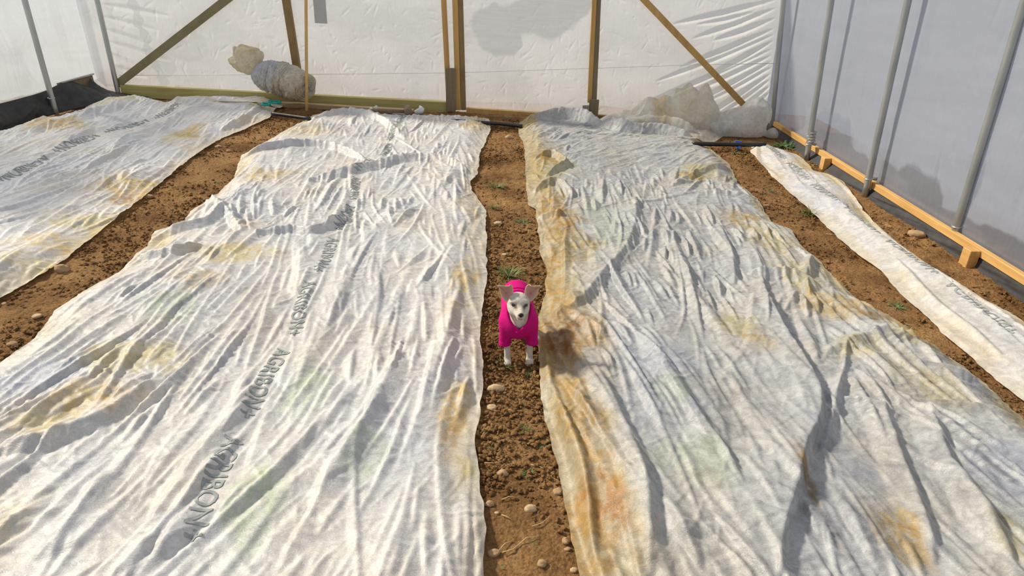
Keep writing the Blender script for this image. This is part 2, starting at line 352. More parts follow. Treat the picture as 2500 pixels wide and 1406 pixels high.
# ------------------------------------------------------------------ crop covers
def w2(pts): return np.array([(G(a, b).x, G(a, b).y) for a, b in pts])
class Cover:
    def __init__(s, left, right, far, ynear, res=.005, seed=0):
        s.res = res; s.seed = seed
        L = w2(left); R = w2(right); Fr = w2(far)
        L = L[np.argsort(L[:, 1])]; R = R[np.argsort(R[:, 1])]; Fr = Fr[np.argsort(Fr[:, 0])]
        s.L, s.R, s.Fr = L, R, Fr; s.y0 = ynear
        s.ymax = Fr[:, 1].max()+.1
        s.xa = min(L[:, 0].min(), R[:, 0].min())-.3; s.xb = max(L[:, 0].max(), R[:, 0].max())+.3
        s.nx = int((s.xb-s.xa)/res)+2; s.ny = int((s.ymax+.3-s.y0+.3)/res)+2
        s.gx = s.xa+res*np.arange(s.nx); s.gy = s.y0-.3+res*np.arange(s.ny)
        s.X, s.Y = np.meshgrid(s.gx, s.gy)
        s.lay = [np.zeros((s.ny, s.nx), np.float32) for _ in range(4)]
    pack = .55
    def xl(s, y): return np.interp(y, s.L[:, 1], s.L[:, 0])+.012*(fbm(y*9, y*0+s.seed, 5+s.seed, 3)-.5)*2
    def xr(s, y): return np.interp(y, s.R[:, 1], s.R[:, 0])+.012*(fbm(y*9, y*0+s.seed, 8+s.seed, 3)-.5)*2
    def ye(s, x): return np.interp(x, s.Fr[:, 0], s.Fr[:, 1])
    def stamp(s, k, pts, w1, w2_, a, taper=.5):
        """ridge crest along pts; gentle flank w1 on the left of travel, w2_ on the right"""
        P = np.array(pts, float); n = len(P); seg = np.diff(P, axis=0); ln = np.hypot(seg[:, 0], seg[:, 1]); tot = ln.sum()
        if tot < 1e-4: return
        cum = np.concatenate([[0], np.cumsum(ln)]); wm = max(w1, w2_)
        i0 = max(int((P[:, 0].min()-wm-s.gx[0])/s.res), 0); i1 = min(int((P[:, 0].max()+wm-s.gx[0])/s.res)+2, s.nx)
        j0 = max(int((P[:, 1].min()-wm-s.gy[0])/s.res), 0); j1 = min(int((P[:, 1].max()+wm-s.gy[0])/s.res)+2, s.ny)
        if i1-i0 < 2 or j1-j0 < 2: return
        X = s.X[j0:j1, i0:i1]; Y = s.Y[j0:j1, i0:i1]
        best = np.full(X.shape, 1e9); sgn = np.zeros(X.shape); arc = np.zeros(X.shape)
        for q in range(n-1):
            d = seg[q]; l2 = d.dot(d)+1e-12
            t = np.clip(((X-P[q, 0])*d[0]+(Y-P[q, 1])*d[1])/l2, 0, 1)
            ex = X-P[q, 0]-t*d[0]; ey = Y-P[q, 1]-t*d[1]; ds = ex*ex+ey*ey; m = ds < best
            best = np.where(m, ds, best); sgn = np.where(m, d[0]*ey-d[1]*ex, sgn); arc = np.where(m, cum[q]+t*ln[q], arc)
        dist = np.sqrt(best); u = arc/tot
        tp = np.clip(np.minimum(u, 1-u)/taper, 0, 1)**.6
        ww = np.where(sgn > 0, w1, w2_)*(.18+.82*tp)
        h = a*tp*np.clip(1-dist/ww, 0, 1)
        L = s.lay[k][j0:j1, i0:i1]; np.maximum(L, h, out=L)
    def build(s, name, dirs, folds, label, stains, dens=(4, 60, 240), amp=(.035, .020, .006), hump=.05, material=None, selv=(.16, .55), iso=(), mounds=()):
        rnd = np.random.RandomState(100+s.seed); R_ = rnd
        D = np.array([[(G(a, b).x+G(c, d).x)/2, (G(a, b).y+G(c, d).y)/2, G(c, d).x-G(a, b).x, G(c, d).y-G(a, b).y] for a, b, c, d in dirs])
        D[:, 2:] /= np.hypot(D[:, 2], D[:, 3])[:, None]
        def dirn(px, py):
            wgt = 1/((D[:, 0]-px)**2+(D[:, 1]-py)**2+.02)**1.5; v = (D[:, 2:]*wgt[:, None]).sum(0); return math.atan2(v[1], v[0])
        ISO = [(G(a, b).x, G(a, b).y, r) for a, b, r in iso]
        area = (s.xb-s.xa-.6)*(s.ymax-s.y0)
        cfg = [(dens[0], (.5, 1.6), (.06, .16), amp[0], .15), (dens[1], (.25, 1.5), (.026, .075), amp[1], .10), (dens[2], (.05, .32), (.009, .022), amp[2], .55)]
        orr = .012; onx = int((s.xb-s.xa)/orr)+4; ony = int((s.ymax-s.y0+1)/orr)+4; OC = np.zeros((ony, onx), bool); OC2 = OC.copy()
        def cells(pts, rad):
            P = np.array(pts); m = max(2, int(np.hypot(*(P[-1]-P[0]))/orr*1.3)); t = np.linspace(0, len(P)-1, m); i = np.minimum(t.astype(int), len(P)-2); q = P[i]+(P[i+1]-P[i])*(t-i)[:, None]
            return np.clip(((q[:, 0]-s.xa)/orr).astype(int), 0, onx-1), np.clip(((q[:, 1]-s.y0+.4)/orr).astype(int), 0, ony-1)
        for k, (dn, LR, WR, A, jit) in enumerate(cfg):
            for _ in range(int(area*dn)):
                px = rnd.uniform(s.xa+.2, s.xb-.2); py = s.y0+(s.ymax-s.y0)*rnd.rand()
                if px < np.interp(py, s.L[:, 1], s.L[:, 0])-.1 or px > np.interp(py, s.R[:, 1], s.R[:, 0])+.1: continue
                th = dirn(px, py)+rnd.normal()*jit
                for ix, iy, ir in ISO:
                    if math.hypot(px-ix, py-iy) < ir: th = rnd.uniform(0, 6.28)
                if k == 2 and rnd.rand() < .35: th += math.pi/2
                L = LR[0]+(LR[1]-LR[0])*rnd.rand()**1.6; wv = WR[0]+(WR[1]-WR[0])*rnd.rand()**1.5; pts = [(px, py)]; ns = max(2, int(L/.08)); cur = rnd.normal()*(.3 if k < 2 else .8)
                for q in range(ns):
                    th += (cur*L/ns+rnd.normal()*.07)*.5
                    pts.append((pts[-1][0]+math.cos(th)*L/ns, pts[-1][1]+math.sin(th)*L/ns))
                a = A*rnd.uniform(.4, 1)*min(1, wv/WR[1]*1.5)*(1.0-.45*min(1, max(0, (py-4.5)/3.0)))
                r = rnd.uniform(.22, .6); fl = rnd.rand() < .3
                if k == 1:
                    ci, cj = cells(pts, 0)
                    if OC[cj, ci].mean() > .12: continue
                    rc = max(1, int(wv*s.pack/orr))
                    for i_, j_ in zip(ci[len(ci)//10:], cj[len(cj)//10:]): OC[max(0, j_-rc//2):j_+rc//2+1, max(0, i_-rc):i_+rc+1] = True
                if k == 2:
                    ci, cj = cells(pts, 0)
                    if OC2[cj, ci].mean() > .25: continue
                    for i_, j_ in zip(ci[1:], cj[1:]): OC2[j_:j_+1, max(0, i_-1):i_+1] = True
                s.stamp(k, pts, wv*(r if fl else 1), wv*(1 if fl else r), a, .5 if k == 1 else .4)
        for pts, w1, w2_, a in folds:
            P = smooth_path([Vector((*tuple(G(p[0], p[1]).xy), 0)) for p in pts], 5)
            s.stamp(3, [(p.x, p.y) for p in P], w1, w2_, a, .18)
        X, Y = s.X, s.Y
        XL = s.xl(s.gy)[:, None]; XR = s.xr(s.gy)[:, None]; yend = s.ye(s.gx)[None, :]
        d = np.minimum(np.minimum(X-XL, XR-X), yend-Y)
        e = sstep(-.02, .22, d); e2 = .35+.65*sstep(-.02, .12, d)
        # the sheet hugs or bridges the lumps beneath it
        base = hump*e*(fbm(X*1.3, Y*1.1, 40+s.seed, 3)*1.6-.25)+.02*e
        mod = .65+.7*sstep(.35, .65, fbm(X*1.8, Y*1.5, 77+s.seed, 2))
        wx = (fbm(X*4, Y*4, 51+s.seed, 3)-.5)*.10
        cr = np.abs(fbm((X+wx)*13, (Y+wx)*26, 61+s.seed, 2)-.5)*2
        s.H = (.014+base+(s.lay[0]+s.lay[1]*mod)*e2+s.lay[2]*(.5+.5*mod)+s.lay[3]*(.5+.5*e2)+(.5-cr)*.007*mod*e2).astype(np.float32)
        K = s.H; K = (np.roll(K, 1, 0)+2*K+np.roll(K, -1, 0))/4; s.H = (np.roll(K, 1, 1)+2*K+np.roll(K, -1, 1))/4
        s.H = np.maximum(s.H, .004)
        for a, b, rx, ry, hm in mounds:
            c = G(a, b); q = np.clip(1-((X-c.x)/rx)**2-((Y-c.y)/ry)**2+(fbm(X*2.5, Y*2.5, 15, 2)-.5)*.35, 0, 1)
            s.H = np.maximum(s.H, (s.H*.55+hm*q**.8*(1+.25*(np.abs(fbm(X*5+Y*2, Y*3, 19, 2)-.5)*-2+.3))).astype(np.float32)*(q > 0))
        # mesh rows keep the sheet's own outline
        ys = [s.y0]
        while ys[-1] < s.ymax: ys.append(ys[-1]+max(.0058, .0012*ys[-1]))
        vv = (np.array(ys)-s.y0)/(ys[-1]-s.y0)
        wid = float(np.mean(s.xr(s.gy)-s.xl(s.gy))); nu = int(wid/.0062)
        uu = np.linspace(0, 1, nu)
        U, Vv = np.meshgrid(uu, vv)
        yy = s.y0+Vv*(s.ymax-.1-s.y0)
        xx = s.xl(yy)+U*(s.xr(yy)-s.xl(yy))
        yend2 = s.ye(xx); yy = s.y0+Vv*(yend2-s.y0); xx = s.xl(yy)+U*(s.xr(yy)-s.xl(yy))
        zz = s.sample(xx, yy)+gz(xx)
        edge = np.zeros_like(U)
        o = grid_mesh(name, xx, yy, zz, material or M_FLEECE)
        col = np.ones((xx.size, 3)); fx, fy = xx.ravel(), yy.ravel(); hh = s.sample(xx, yy).ravel()
        for (a, b, rx, ry, cc, st) in stains:
            c = G(a, b); rxx = abs(G(a+rx, b).x-c.x); ryy = abs(G(a, b-ry).y-G(a, b+ry).y)/2
            r = np.sqrt(((fx-c.x)/rxx)**2+((fy-c.y)/ryy)**2)
            nn = fbm(fx*7+a, fy*4+b, 90, 4)-.5; n2 = fbm(fx*38, fy*20, 91, 4)
            mk = sstep(1.25, .35, r+nn*1.6)*st*(.45+.9*sstep(.3, .7, n2))
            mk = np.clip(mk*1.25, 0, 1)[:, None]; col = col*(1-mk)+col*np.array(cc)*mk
        # dirty selvedge
        dd = np.minimum((U*(s.xr(yy)-s.xl(yy))).ravel(), ((1-U)*(s.xr(yy)-s.xl(yy))).ravel())
        wL = np.where(U.ravel() < .5, selv[0], .18)
        mk = np.minimum(1, (sstep(1, .1, (dd+(fbm(fx*6, fy*3, 33, 4)-.5)*.30)/wL)*selv[1]*(.6+.6*fbm(fx*20, fy*9, 34, 3))))[:, None]
        col = col*(1-mk)+col*np.array((.96, .82, .54))*mk
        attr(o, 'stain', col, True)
        return tag(o, label, 'crop cover')
    def sample(s, x, y):
        u = np.clip((x-s.gx[0])/s.res, 0, s.nx-2.001); v = np.clip((y-s.gy[0])/s.res, 0, s.ny-2.001)
        i = u.astype(int); j = v.astype(int); fu = u-i; fv = v-j; H = s.H
        return (H[j, i]*(1-fu)+H[j, i+1]*fu)*(1-fv)+(H[j+1, i]*(1-fu)+H[j+1, i+1]*fu)*fv
def lettering(cov, parent, text, path, size, mirror=False, gap=.13):
    P = smooth_path([Vector((*tuple(G(a, b).xy), 0)) for a, b in path], 10)
    P = np.array([(p.x, p.y) for p in P]); sg = np.diff(P, axis=0); ln = np.hypot(sg[:, 0], sg[:, 1]); cum = np.concatenate([[0], np.cumsum(ln)])
    st = 0.0
    while st < cum[-1]-.1:
        cu = bpy.data.curves.new('lettering', 'FONT'); cu.body = text; cu.size = size*1.38; cu.offset = .0015*size/.1; cu.resolution_u = 3; cu.space_character = 1.05
        o = bpy.data.objects.new('tmp', cu); C.objects.link(o); dg = bpy.context.evaluated_depsgraph_get()
        me = bpy.data.meshes.new_from_object(o.evaluated_get(dg)); bpy.data.objects.remove(o)
        bm = bmesh.new(); bm.from_mesh(me); bpy.data.meshes.remove(me)
        bmesh.ops.remove_doubles(bm, verts=bm.verts, dist=1e-5)
        bmesh.ops.triangulate(bm, faces=bm.faces)
        for _ in range(5):
            ed = [e for e in bm.edges if e.calc_length() > .009]
            if not ed: break
            bmesh.ops.subdivide_edges(bm, edges=ed, cuts=1); bmesh.ops.triangulate(bm, faces=[f for f in bm.faces if len(f.verts) > 3])
        co = np.array([v.co[:2] for v in bm.verts]); s = co[:, 0]+st; nrm = co[:, 1]-size*.5
        keep = s < cum[-1]
        tx = np.interp(s, cum, P[:, 0]); ty = np.interp(s, cum, P[:, 1])
        T = np.stack([np.interp(s+.03, cum, P[:, 0])-np.interp(s-.03, cum, P[:, 0]), np.interp(s+.03, cum, P[:, 1])-np.interp(s-.03, cum, P[:, 1])], 1)
        T /= np.hypot(T[:, 0], T[:, 1])[:, None]+1e-9
        sd = -1 if mirror else 1
        x = tx-T[:, 1]*nrm*sd; y = ty+T[:, 0]*nrm*sd
        z = cov.sample(x, y)+gz(x)+.003
        for i, v in enumerate(bm.verts): v.co = (x[i], y[i], z[i])
        bmesh.ops.delete(bm, geom=[v for i, v in enumerate(list(bm.verts)) if not keep[i]], context='VERTS')
        if len(bm.faces): obj_bm('lettering', bm, M_INK, parent, True)['label'] = 'faded grey printed lettering'
        st += float(co[:, 0].max())+gap
OCH = (.93, .74, .42); BRN = (.66, .46, .25); YEL = (.95, .86, .56); GRN = (.82, .92, .72); BLU = (.82, .86, .98); GRY = (.80, .80, .82); ORG = (.93, .70, .38)

covA = Cover([(-500, 470), (-200, 385), (0, 326), (70, 303), (150, 292), (200, 273), (233, 253)],
             [(672, 268), (660, 290), (600, 318), (530, 347), (470, 387), (440, 412), (400, 445), (350, 490), (300, 526), (250, 566), (200, 606), (160, 640), (110, 676), (50, 706), (0, 736), (-200, 860)],
             [(233, 250), (280, 243), (340, 241), (380, 255), (415, 262), (470, 252), (540, 248), (600, 250), (672, 266)], G(0, 740).y-.55, seed=1)
oA = covA.build('crop_cover', [(600, 260, 350, 420), (400, 420, 100, 620), (300, 330, 0, 450), (500, 280, 250, 400), (150, 600, 0, 700), (250, 260, 150, 330), (430, 400, 250, 560)],
    [([(520, 262), (430, 300), (330, 360), (200, 440)], .12, .06, .05), ([(340, 246), (290, 275), (180, 310), (60, 350)], .14, .07, .06),
     ([(640, 262), (600, 300), (540, 330)], .06, .04, .04), ([(300, 250), (420, 262), (520, 255), (640, 250)], .12, .14, .05), ([(230, 330), (180, 370), (90, 420)], .1, .04, .05)],
    'crumpled white fleece crop cover on the bed along the left wall', 
    [(130, 322, 120, 16, OCH, .8), (470, 330, 40, 20, OCH, .7), (640, 268, 35, 14, YEL, .9), (330, 470, 120, 26, OCH, .75), (200, 560, 130, 30, YEL, .9), (430, 350, 50, 22, YEL, .8), (120, 620, 110, 28, OCH, .55), (310, 500, 30, 12, BRN, .6), (70, 660, 90, 30, YEL, .7), (290, 260, 60, 12, YEL, .5)],
    dens=(4, 420, 500), amp=(.03, .036, .008), hump=.07, material=M_BRIGHT)
lettering(covA, oA, 'AGRIBON+', [(440, 268), (400, 292), (340, 315), (270, 340), (200, 372), (130, 405), (60, 440), (0, 472), (-60, 500)], .10)

covB = Cover([(762, 286), (740, 300), (700, 320), (650, 350), (592, 382), (582, 405), (575, 440), (540, 470), (510, 495), (465, 520), (450, 552), (380, 570), (362, 610), (335, 626), (290, 670), (200, 720), (140, 765), (80, 840), (0, 895), (-150, 1000), (-420, 1190), (-700, 1400)],
             [(1195, 292), (1198, 320), (1185, 350), (1172, 375), (1165, 430), (1150, 447), (1152, 470), (1170, 492), (1187, 520), (1187, 600), (1188, 700), (1180, 760), (1172, 800), (1175, 850), (1180, 900), (1180, 960), (1170, 1020), (1163, 1090), (1165, 1150), (1178, 1230), (1187, 1300), (1182, 1406), (1182, 1560)],
             [(762, 284), (800, 279), (870, 273), (930, 282), (1000, 286), (1060, 288), (1100, 286), (1150, 291), (1196, 294)], G(1250, 1500).y, seed=2)
oB = covB.build('crop_cover',
    [(950, 600, 930, 760), (700, 560, 640, 700), (1050, 700, 1020, 850), (350, 700, 150, 850), (300, 900, 50, 1050), (700, 800, 600, 1000), (560, 950, 400, 1200), (800, 1000, 600, 1350), (1000, 900, 850, 1150), (1130, 900, 1090, 1100), (1150, 1200, 1150, 1400), (250, 1150, 20, 1330), (500, 600, 380, 690), (850, 330, 830, 400), (1100, 320, 1100, 400), (640, 420, 560, 500), (950, 480, 940, 560), (400, 1250, 200, 1406), (900, 1200, 760, 1400)],
    [([(590, 392), (660, 380), (760, 372), (840, 385), (900, 412)], .08, .06, .07), ([(740, 470), (870, 440), (980, 405), (1080, 405), (1150, 432)], .09, .10, .065),
     ([(366, 600), (440, 580), (520, 560), (560, 520)], .07, .07, .045), ([(625, 600), (720, 592), (770, 600), (830, 570), (870, 560)], .06, .05, .055),
     ([(760, 300), (860, 285), (940, 310), (985, 350)], .14, .07, .06), ([(500, 500), (560, 540), (600, 600)], .07, .05, .05), ([(0, 1140), (150, 1095), (290, 1030), (380, 960)], .12, .06, .05), 
     ([(620, 960), (560, 1060), (470, 1180), (380, 1300)], .09, .06, .04), ([(540, 1130), (470, 1260), (400, 1406)], .08, .05, .035), ([(980, 880), (930, 1000), (860, 1120), (760, 1300)], .08, .06, .035), ([(1120, 730), (1090, 850), (1060, 960)], .06, .05, .03),
     ([(270, 1180), (200, 1300), (100, 1406)], .1, .05, .035), ([(350, 850), (200, 960), (60, 1080)], .1, .07, .04), ([(340, 640), (420, 640), (500, 620)], .05, .05, .05)],
    'crumpled white fleece crop cover just left of the dog, biggest in the middle',
    [(640, 445, 70, 20, OCH, .6), (560, 640, 130, 26, YEL, .8), (480, 700, 90, 30, OCH, .45), (330, 900, 130, 45, YEL, .9), (210, 1000, 130, 50, OCH, .6), (120, 1060, 110, 40, YEL, .7), (1130, 720, 40, 70, OCH, .75), (1120, 1000, 45, 110, OCH, .85), (1100, 1080, 30, 60, BRN, .35),
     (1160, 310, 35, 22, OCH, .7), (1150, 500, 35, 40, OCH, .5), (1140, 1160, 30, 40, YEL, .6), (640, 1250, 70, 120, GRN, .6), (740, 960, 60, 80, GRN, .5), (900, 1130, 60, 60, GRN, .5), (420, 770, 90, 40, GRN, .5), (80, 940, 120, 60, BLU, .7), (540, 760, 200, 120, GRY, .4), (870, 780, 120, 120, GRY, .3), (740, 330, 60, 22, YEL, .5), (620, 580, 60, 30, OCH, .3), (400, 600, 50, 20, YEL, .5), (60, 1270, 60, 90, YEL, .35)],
    dens=(4, 520, 700), amp=(.03, .040, .0085), hump=.06)
lettering(covB, oB, 'AGRIBON+', [(990, 292), (968, 320), (952, 350), (946, 385), (905, 408), (882, 430), (872, 470), (862, 520), (840, 570), (815, 620), (795, 670), (765, 720), (740, 770), (725, 830), (690, 890), (655, 940), (625, 1010), (590, 1080), (560, 1150), (525, 1240), (490, 1340), (470, 1406), (450, 1460)], .078)

covC = Cover([(1268, 298), (1265, 330), (1278, 350), (1283, 400), (1285, 470), (1290, 505), (1308, 515), (1312, 560), (1318, 620), (1335, 670), (1330, 720), (1316, 780), (1310, 820), (1315, 870), (1320, 920), (1322, 980), (1335, 1040), (1350, 1100), (1365, 1170), (1375, 1220), (1390, 1300), (1410, 1406), (1440, 1560)],
             [(1710, 350), (1745, 375), (1780, 405), (1800, 450), (1850, 490), (1880, 545), (1930, 565), (1950, 600), (2000, 640), (2040, 690), (2100, 740), (2160, 770), (2210, 800), (2280, 860), (2350, 900), (2430, 970), (2500, 1035), (2700, 1200), (2980, 1420)],
             [(1268, 300), (1320, 296), (1370, 290), (1420, 292), (1470, 318), (1530, 322), (1600, 325), (1680, 332), (1710, 350)], G(1250, 1500).y, seed=3)
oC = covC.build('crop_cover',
    [(1400, 450, 1430, 560), (1400, 700, 1450, 780), (1650, 700, 1700, 820), (1500, 850, 1720, 1130), (1450, 950, 1530, 1150), (1720, 900, 1820, 1150), (1900, 700, 1880, 800), (1850, 800, 1950, 950), (2050, 700, 2080, 760), (1960, 950, 1950, 1150), (1600, 1150, 1750, 1400), (2100, 1100, 2300, 1350), (2200, 900, 2450, 930), (2100, 850, 2300, 870), (2250, 1250, 2320, 1406), (1700, 500, 1740, 600), (1500, 400, 1520, 480), (1370, 1000, 1450, 1250), (1650, 360, 1560, 380)],
    [([(1548, 500), (1548, 570), (1520, 640), (1470, 700), (1420, 760), (1345, 795)], .06, .18, .05), ([(1850, 700), (1880, 800), (1930, 900), (1980, 990), (1990, 1060), (1955, 1140), (1930, 1250), (1900, 1350), (1885, 1500)], .03, .30, .075),
     ([(1450, 930), (1520, 1090), (1570, 1250), (1580, 1440)], .05, .10, .05), ([(1325, 850), (1345, 960), (1390, 1080), (1425, 1200), (1450, 1420)], .04, .05, .045), ([(1270, 306), (1320, 302), (1380, 296), (1440, 306), (1520, 335), (1610, 338), (1700, 352)], .13, .14, .13),
     ([(1300, 400), (1350, 395), (1380, 420), (1330, 450)], .06, .05, .07), ([(1300, 480), (1360, 465), (1400, 500)], .07, .06, .06), ([(1310, 540), (1380, 545)], .05, .05, .05), ([(1340, 760), (1410, 800), (1480, 860)], .05, .05, .03),
     ([(1620, 560), (1660, 660), (1700, 760), (1790, 880)], .05, .08, .04), ([(1750, 560), (1780, 640), (1790, 720)], .04, .08, .045), ([(1820, 690), (1900, 690), (1950, 700), (1990, 740)], .06, .1, .05), ([(1560, 860), (1660, 1000), (1760, 1160), (1830, 1300)], .05, .09, .045),
     ([(2000, 900), (2100, 860), (2220, 850), (2340, 870)], .06, .07, .035), ([(2250, 1020), (2300, 1150), (2380, 1260), (2460, 1400)], .05, .1, .05), ([(2040, 960), (2020, 1060), (2000, 1140)], .03, .06, .035), ([(2140, 1020), (2170, 1110), (2230, 1250), (2270, 1406)], .04, .10, .045), ([(1980, 630), (1960, 700), (1970, 760)], .05, .05, .05),
     ([(1680, 1080), (1760, 1200), (1860, 1330)], .05, .08, .03), ([(1780, 420), (1700, 440), (1640, 470)], .06, .06, .04), ([(1720, 490), (1810, 500), (1860, 520)], .05, .06, .04)],
    'crumpled stained fleece crop cover on the wide bed just right of the dog',
    [(1340, 420, 60, 60, YEL, .8), (1350, 400, 30, 20, OCH, .8), (1360, 530, 55, 45, ORG, .75), (1390, 600, 70, 70, OCH, .7), (1350, 720, 50, 80, OCH, .8), (1400, 850, 90, 75, ORG, .85), (1370, 820, 50, 60, BRN, .75), (1340, 900, 30, 60, OCH, .7), (1400, 1050, 55, 120, OCH, .8), (1450, 1150, 60, 160, ORG, .55), (1430, 1300, 90, 120, ORG, .7), (1500, 1200, 40, 120, OCH, .6), (1540, 1350, 30, 80, ORG, .5),
     (1700, 440, 60, 22, YEL, .9), (1690, 450, 30, 14, OCH, .6), (1810, 545, 50, 28, ORG, .55), (1880, 600, 60, 60, YEL, .8), (1950, 700, 70, 60, YEL, .7), (1780, 830, 50, 40, YEL, .85), (1840, 880, 40, 30, OCH, .5), (2080, 780, 120, 40, OCH, .85), (2120, 800, 60, 20, BRN, .4), (2230, 840, 90, 30, YEL, .8), (2100, 890, 120, 30, YEL, .6), (2160, 1320, 70, 80, ORG, .75), (2200, 1300, 30, 60, OCH, .8), (1960, 1230, 24, 120, BRN, .8),
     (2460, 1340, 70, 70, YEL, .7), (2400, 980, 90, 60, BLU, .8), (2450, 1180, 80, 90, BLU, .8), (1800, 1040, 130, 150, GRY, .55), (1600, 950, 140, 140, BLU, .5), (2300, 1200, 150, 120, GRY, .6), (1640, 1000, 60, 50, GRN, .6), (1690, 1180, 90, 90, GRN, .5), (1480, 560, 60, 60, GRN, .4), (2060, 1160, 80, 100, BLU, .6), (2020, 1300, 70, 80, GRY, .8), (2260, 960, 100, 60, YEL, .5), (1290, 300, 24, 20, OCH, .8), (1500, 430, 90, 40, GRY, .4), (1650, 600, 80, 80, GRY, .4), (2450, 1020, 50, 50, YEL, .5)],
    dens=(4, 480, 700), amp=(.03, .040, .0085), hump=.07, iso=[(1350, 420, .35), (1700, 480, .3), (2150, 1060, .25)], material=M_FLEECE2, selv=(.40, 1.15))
lettering(covC, oC, 'BO', [(1436, 318), (1434, 340), (1432, 360)], .10)

covD = Cover([(1834, 356), (1832, 375), (1850, 400), (1890, 440), (1940, 485), (1990, 530), (2040, 580), (2090, 625), (2150, 665), (2200, 725), (2260, 780), (2310, 830), (2370, 880), (2430, 935), (2500, 990), (2650, 1110)],
             [(1900, 368), (1945, 380), (1972, 402), (1985, 420), (2030, 432), (2060, 449), (2080, 480), (2095, 505), (2130, 550), (2180, 590), (2250, 640), (2330, 690), (2400, 735), (2460, 765), (2500, 792), (2650, 890)],
             [(1834, 354), (1850, 354), (1860, 362), (1872, 356), (1890, 366), (1945, 376)], G(2500, 1040).y-.25, seed=4)
oD = covD.build('crop_cover', [(1860, 370, 2000, 500), (2000, 500, 2200, 680), (2200, 680, 2450, 900), (2050, 470, 2200, 620), (2200, 640, 2450, 800), (2300, 800, 2480, 950)],
    [([(1895, 385), (1960, 430), (2050, 520), (2150, 600), (2260, 680), (2380, 780), (2500, 880)], .03, .12, .03), ([(2180, 650), (2260, 740), (2330, 800), (2440, 890)], .04, .05, .03), ([(2000, 420), (2070, 470), (2140, 560), (2240, 650), (2400, 760), (2520, 850)], .06, .03, .025), ([(1845, 360), (1850, 400), (1900, 440)], .05, .06, .03)],
    'long narrow white fleece strip along the right wall',
    [(1990, 415, 60, 18, OCH, .55), (2040, 450, 40, 20, YEL, .8), (2110, 530, 40, 30, YEL, .5), (2280, 660, 60, 30, YEL, .4), (2500, 800, 40, 16, OCH, .7), (2250, 720, 40, 40, YEL, .3), (2000, 500, 80, 30, BLU, .5)],
    dens=(3, 14, 40), amp=(.02, .014, .003), hump=.05)
lettering(covD, oD, 'AGRIBON+', [(1866, 366), (1905, 395), (1960, 445), (2030, 505), (2100, 560), (2160, 612), (2230, 660), (2300, 718), (2400, 790), (2500, 870)], .085, mirror=True)

# ------------------------------------------------------------------ film walls
XR0, XL0 = 3.43, -5.50
M_FBACK = film_mat('clear_film_end', (.97, .96, .95), .22, .84, (9, .16), .62, .12)
M_FLEFT = film_mat('clear_film_left', (.88, .95, .99), .22, .64, (8, .2), .62, .14, (1, .3, 1))
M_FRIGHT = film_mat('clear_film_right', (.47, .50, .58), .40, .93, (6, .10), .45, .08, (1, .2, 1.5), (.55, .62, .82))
class Panel:
    """upright sheet in coordinates (a, z); reuses the ridge stamping of the covers"""
    def __init__(s, a0, a1, z0, z1, res):
        s.res = res; s.gx = np.arange(a0, a1+res, res); s.gy = np.arange(z0, z1+res, res); s.nx = len(s.gx); s.ny = len(s.gy)
        s.X, s.Y = np.meshgrid(s.gx, s.gy); s.lay = [np.zeros((s.ny, s.nx), np.float32) for _ in range(2)]
    stamp = Cover.stamp
def blob(P, c, r, seed=0, ns=.5, sc_=5):
    q = np.sqrt(((P.X-c[0])/r[0])**2+((P.Y-c[1])/r[1])**2)
    return sstep(1.12, .9, q+(fbm(P.X*sc_, P.Y*sc_, seed, 4)-.5)*ns*2)
B = Panel(XL0, XR0+.02, -.2, 1.95, .010)
rnd = np.random.RandomState(5)
def az(px, py, Y=YE+.06): p = WY(px, py, Y); return (p.x, p.z)
for a, b, c, d in [(1895, 20, 1690, 95), (1893, 45, 1740, 100), (1890, 70, 1660, 165), (1888, 100, 1720, 190), (1885, 135, 1650, 240), (1882, 165, 1700, 260), (1880, 195, 1740, 290), (1880, 225, 1790, 300), (1895, 0, 1640, 60), (1890, 85, 1600, 200), (1886, 120, 1560, 260), (1884, 150, 1660, 270), (1882, 180, 1700, 300), (1880, 210, 1760, 300), (1840, 30, 1700, 60)]:
    p, q = az(a, b), az(c, d); m = ((p[0]+q[0])/2, (p[1]+q[1])/2-.02)
    B.stamp(0, [p, m, q], .045, .06, .032, .35)
for a, b, c, d in [(252, 40, 390, 75), (256, 70, 370, 110), (262, 100, 420, 150), (270, 130, 350, 170), (276, 160, 360, 190), (250, 10, 420, 40)]:
    B.stamp(0, [az(a, b), az(c, d)], .05, .05, .016, .3)
for _ in range(900):
    px = rnd.uniform(B.gx[0], B.gx[-1]); pz = rnd.uniform(-.1, 2.3); th = rnd.uniform(0, 6.3); L = rnd.uniform(.03, .22)
    B.stamp(1, [(px, pz), (px+math.cos(th)*L, pz+math.sin(th)*L)], rnd.uniform(.01, .035), rnd.uniform(.01, .03), rnd.uniform(.002, .007), .5)
mist = .92-.25*sstep(.45, .75, fbm(B.X*1.5, B.Y*2.5, 4, 4))
for c, r, v in [((1200, 75), (60, 60), .04), ((1330, 40), (90, 60), .04), ((1230, 100), (45, 40), .04), ((1395, 10), (50, 40), .04), ((450, 110), (55, 40), .5), ((400, 160), (30, 30), .45), ((1800, 270), (90, 50), .55), ((785, 110), (0.1, .1), 1)]:
    x0, z0 = az(*c); x1, _ = az(c[0]+r[0], c[1]); _, z1 = az(c[0], c[1]-r[1])
    k = blob(B, (x0, z0), (abs(x1-x0), abs(z1-z0)), 9, .45, 4); mist = mist*(1-k)+v*k
zz = np.array([az(360, p)[1] for p in (0, 30, 60, 90, 120, 150, 180, 205)])[::-1]; xx = np.array([az(p, 100)[0] for p in (346, 352, 348, 360, 356, 366, 372, 376)])[::-1]
cx = np.interp(B.Y, zz, xx); hw = .055+.018*np.sin(B.Y*34)
mist = np.where(np.abs(B.X-cx-.01*np.sin(B.Y*50)) < hw, .32, mist)
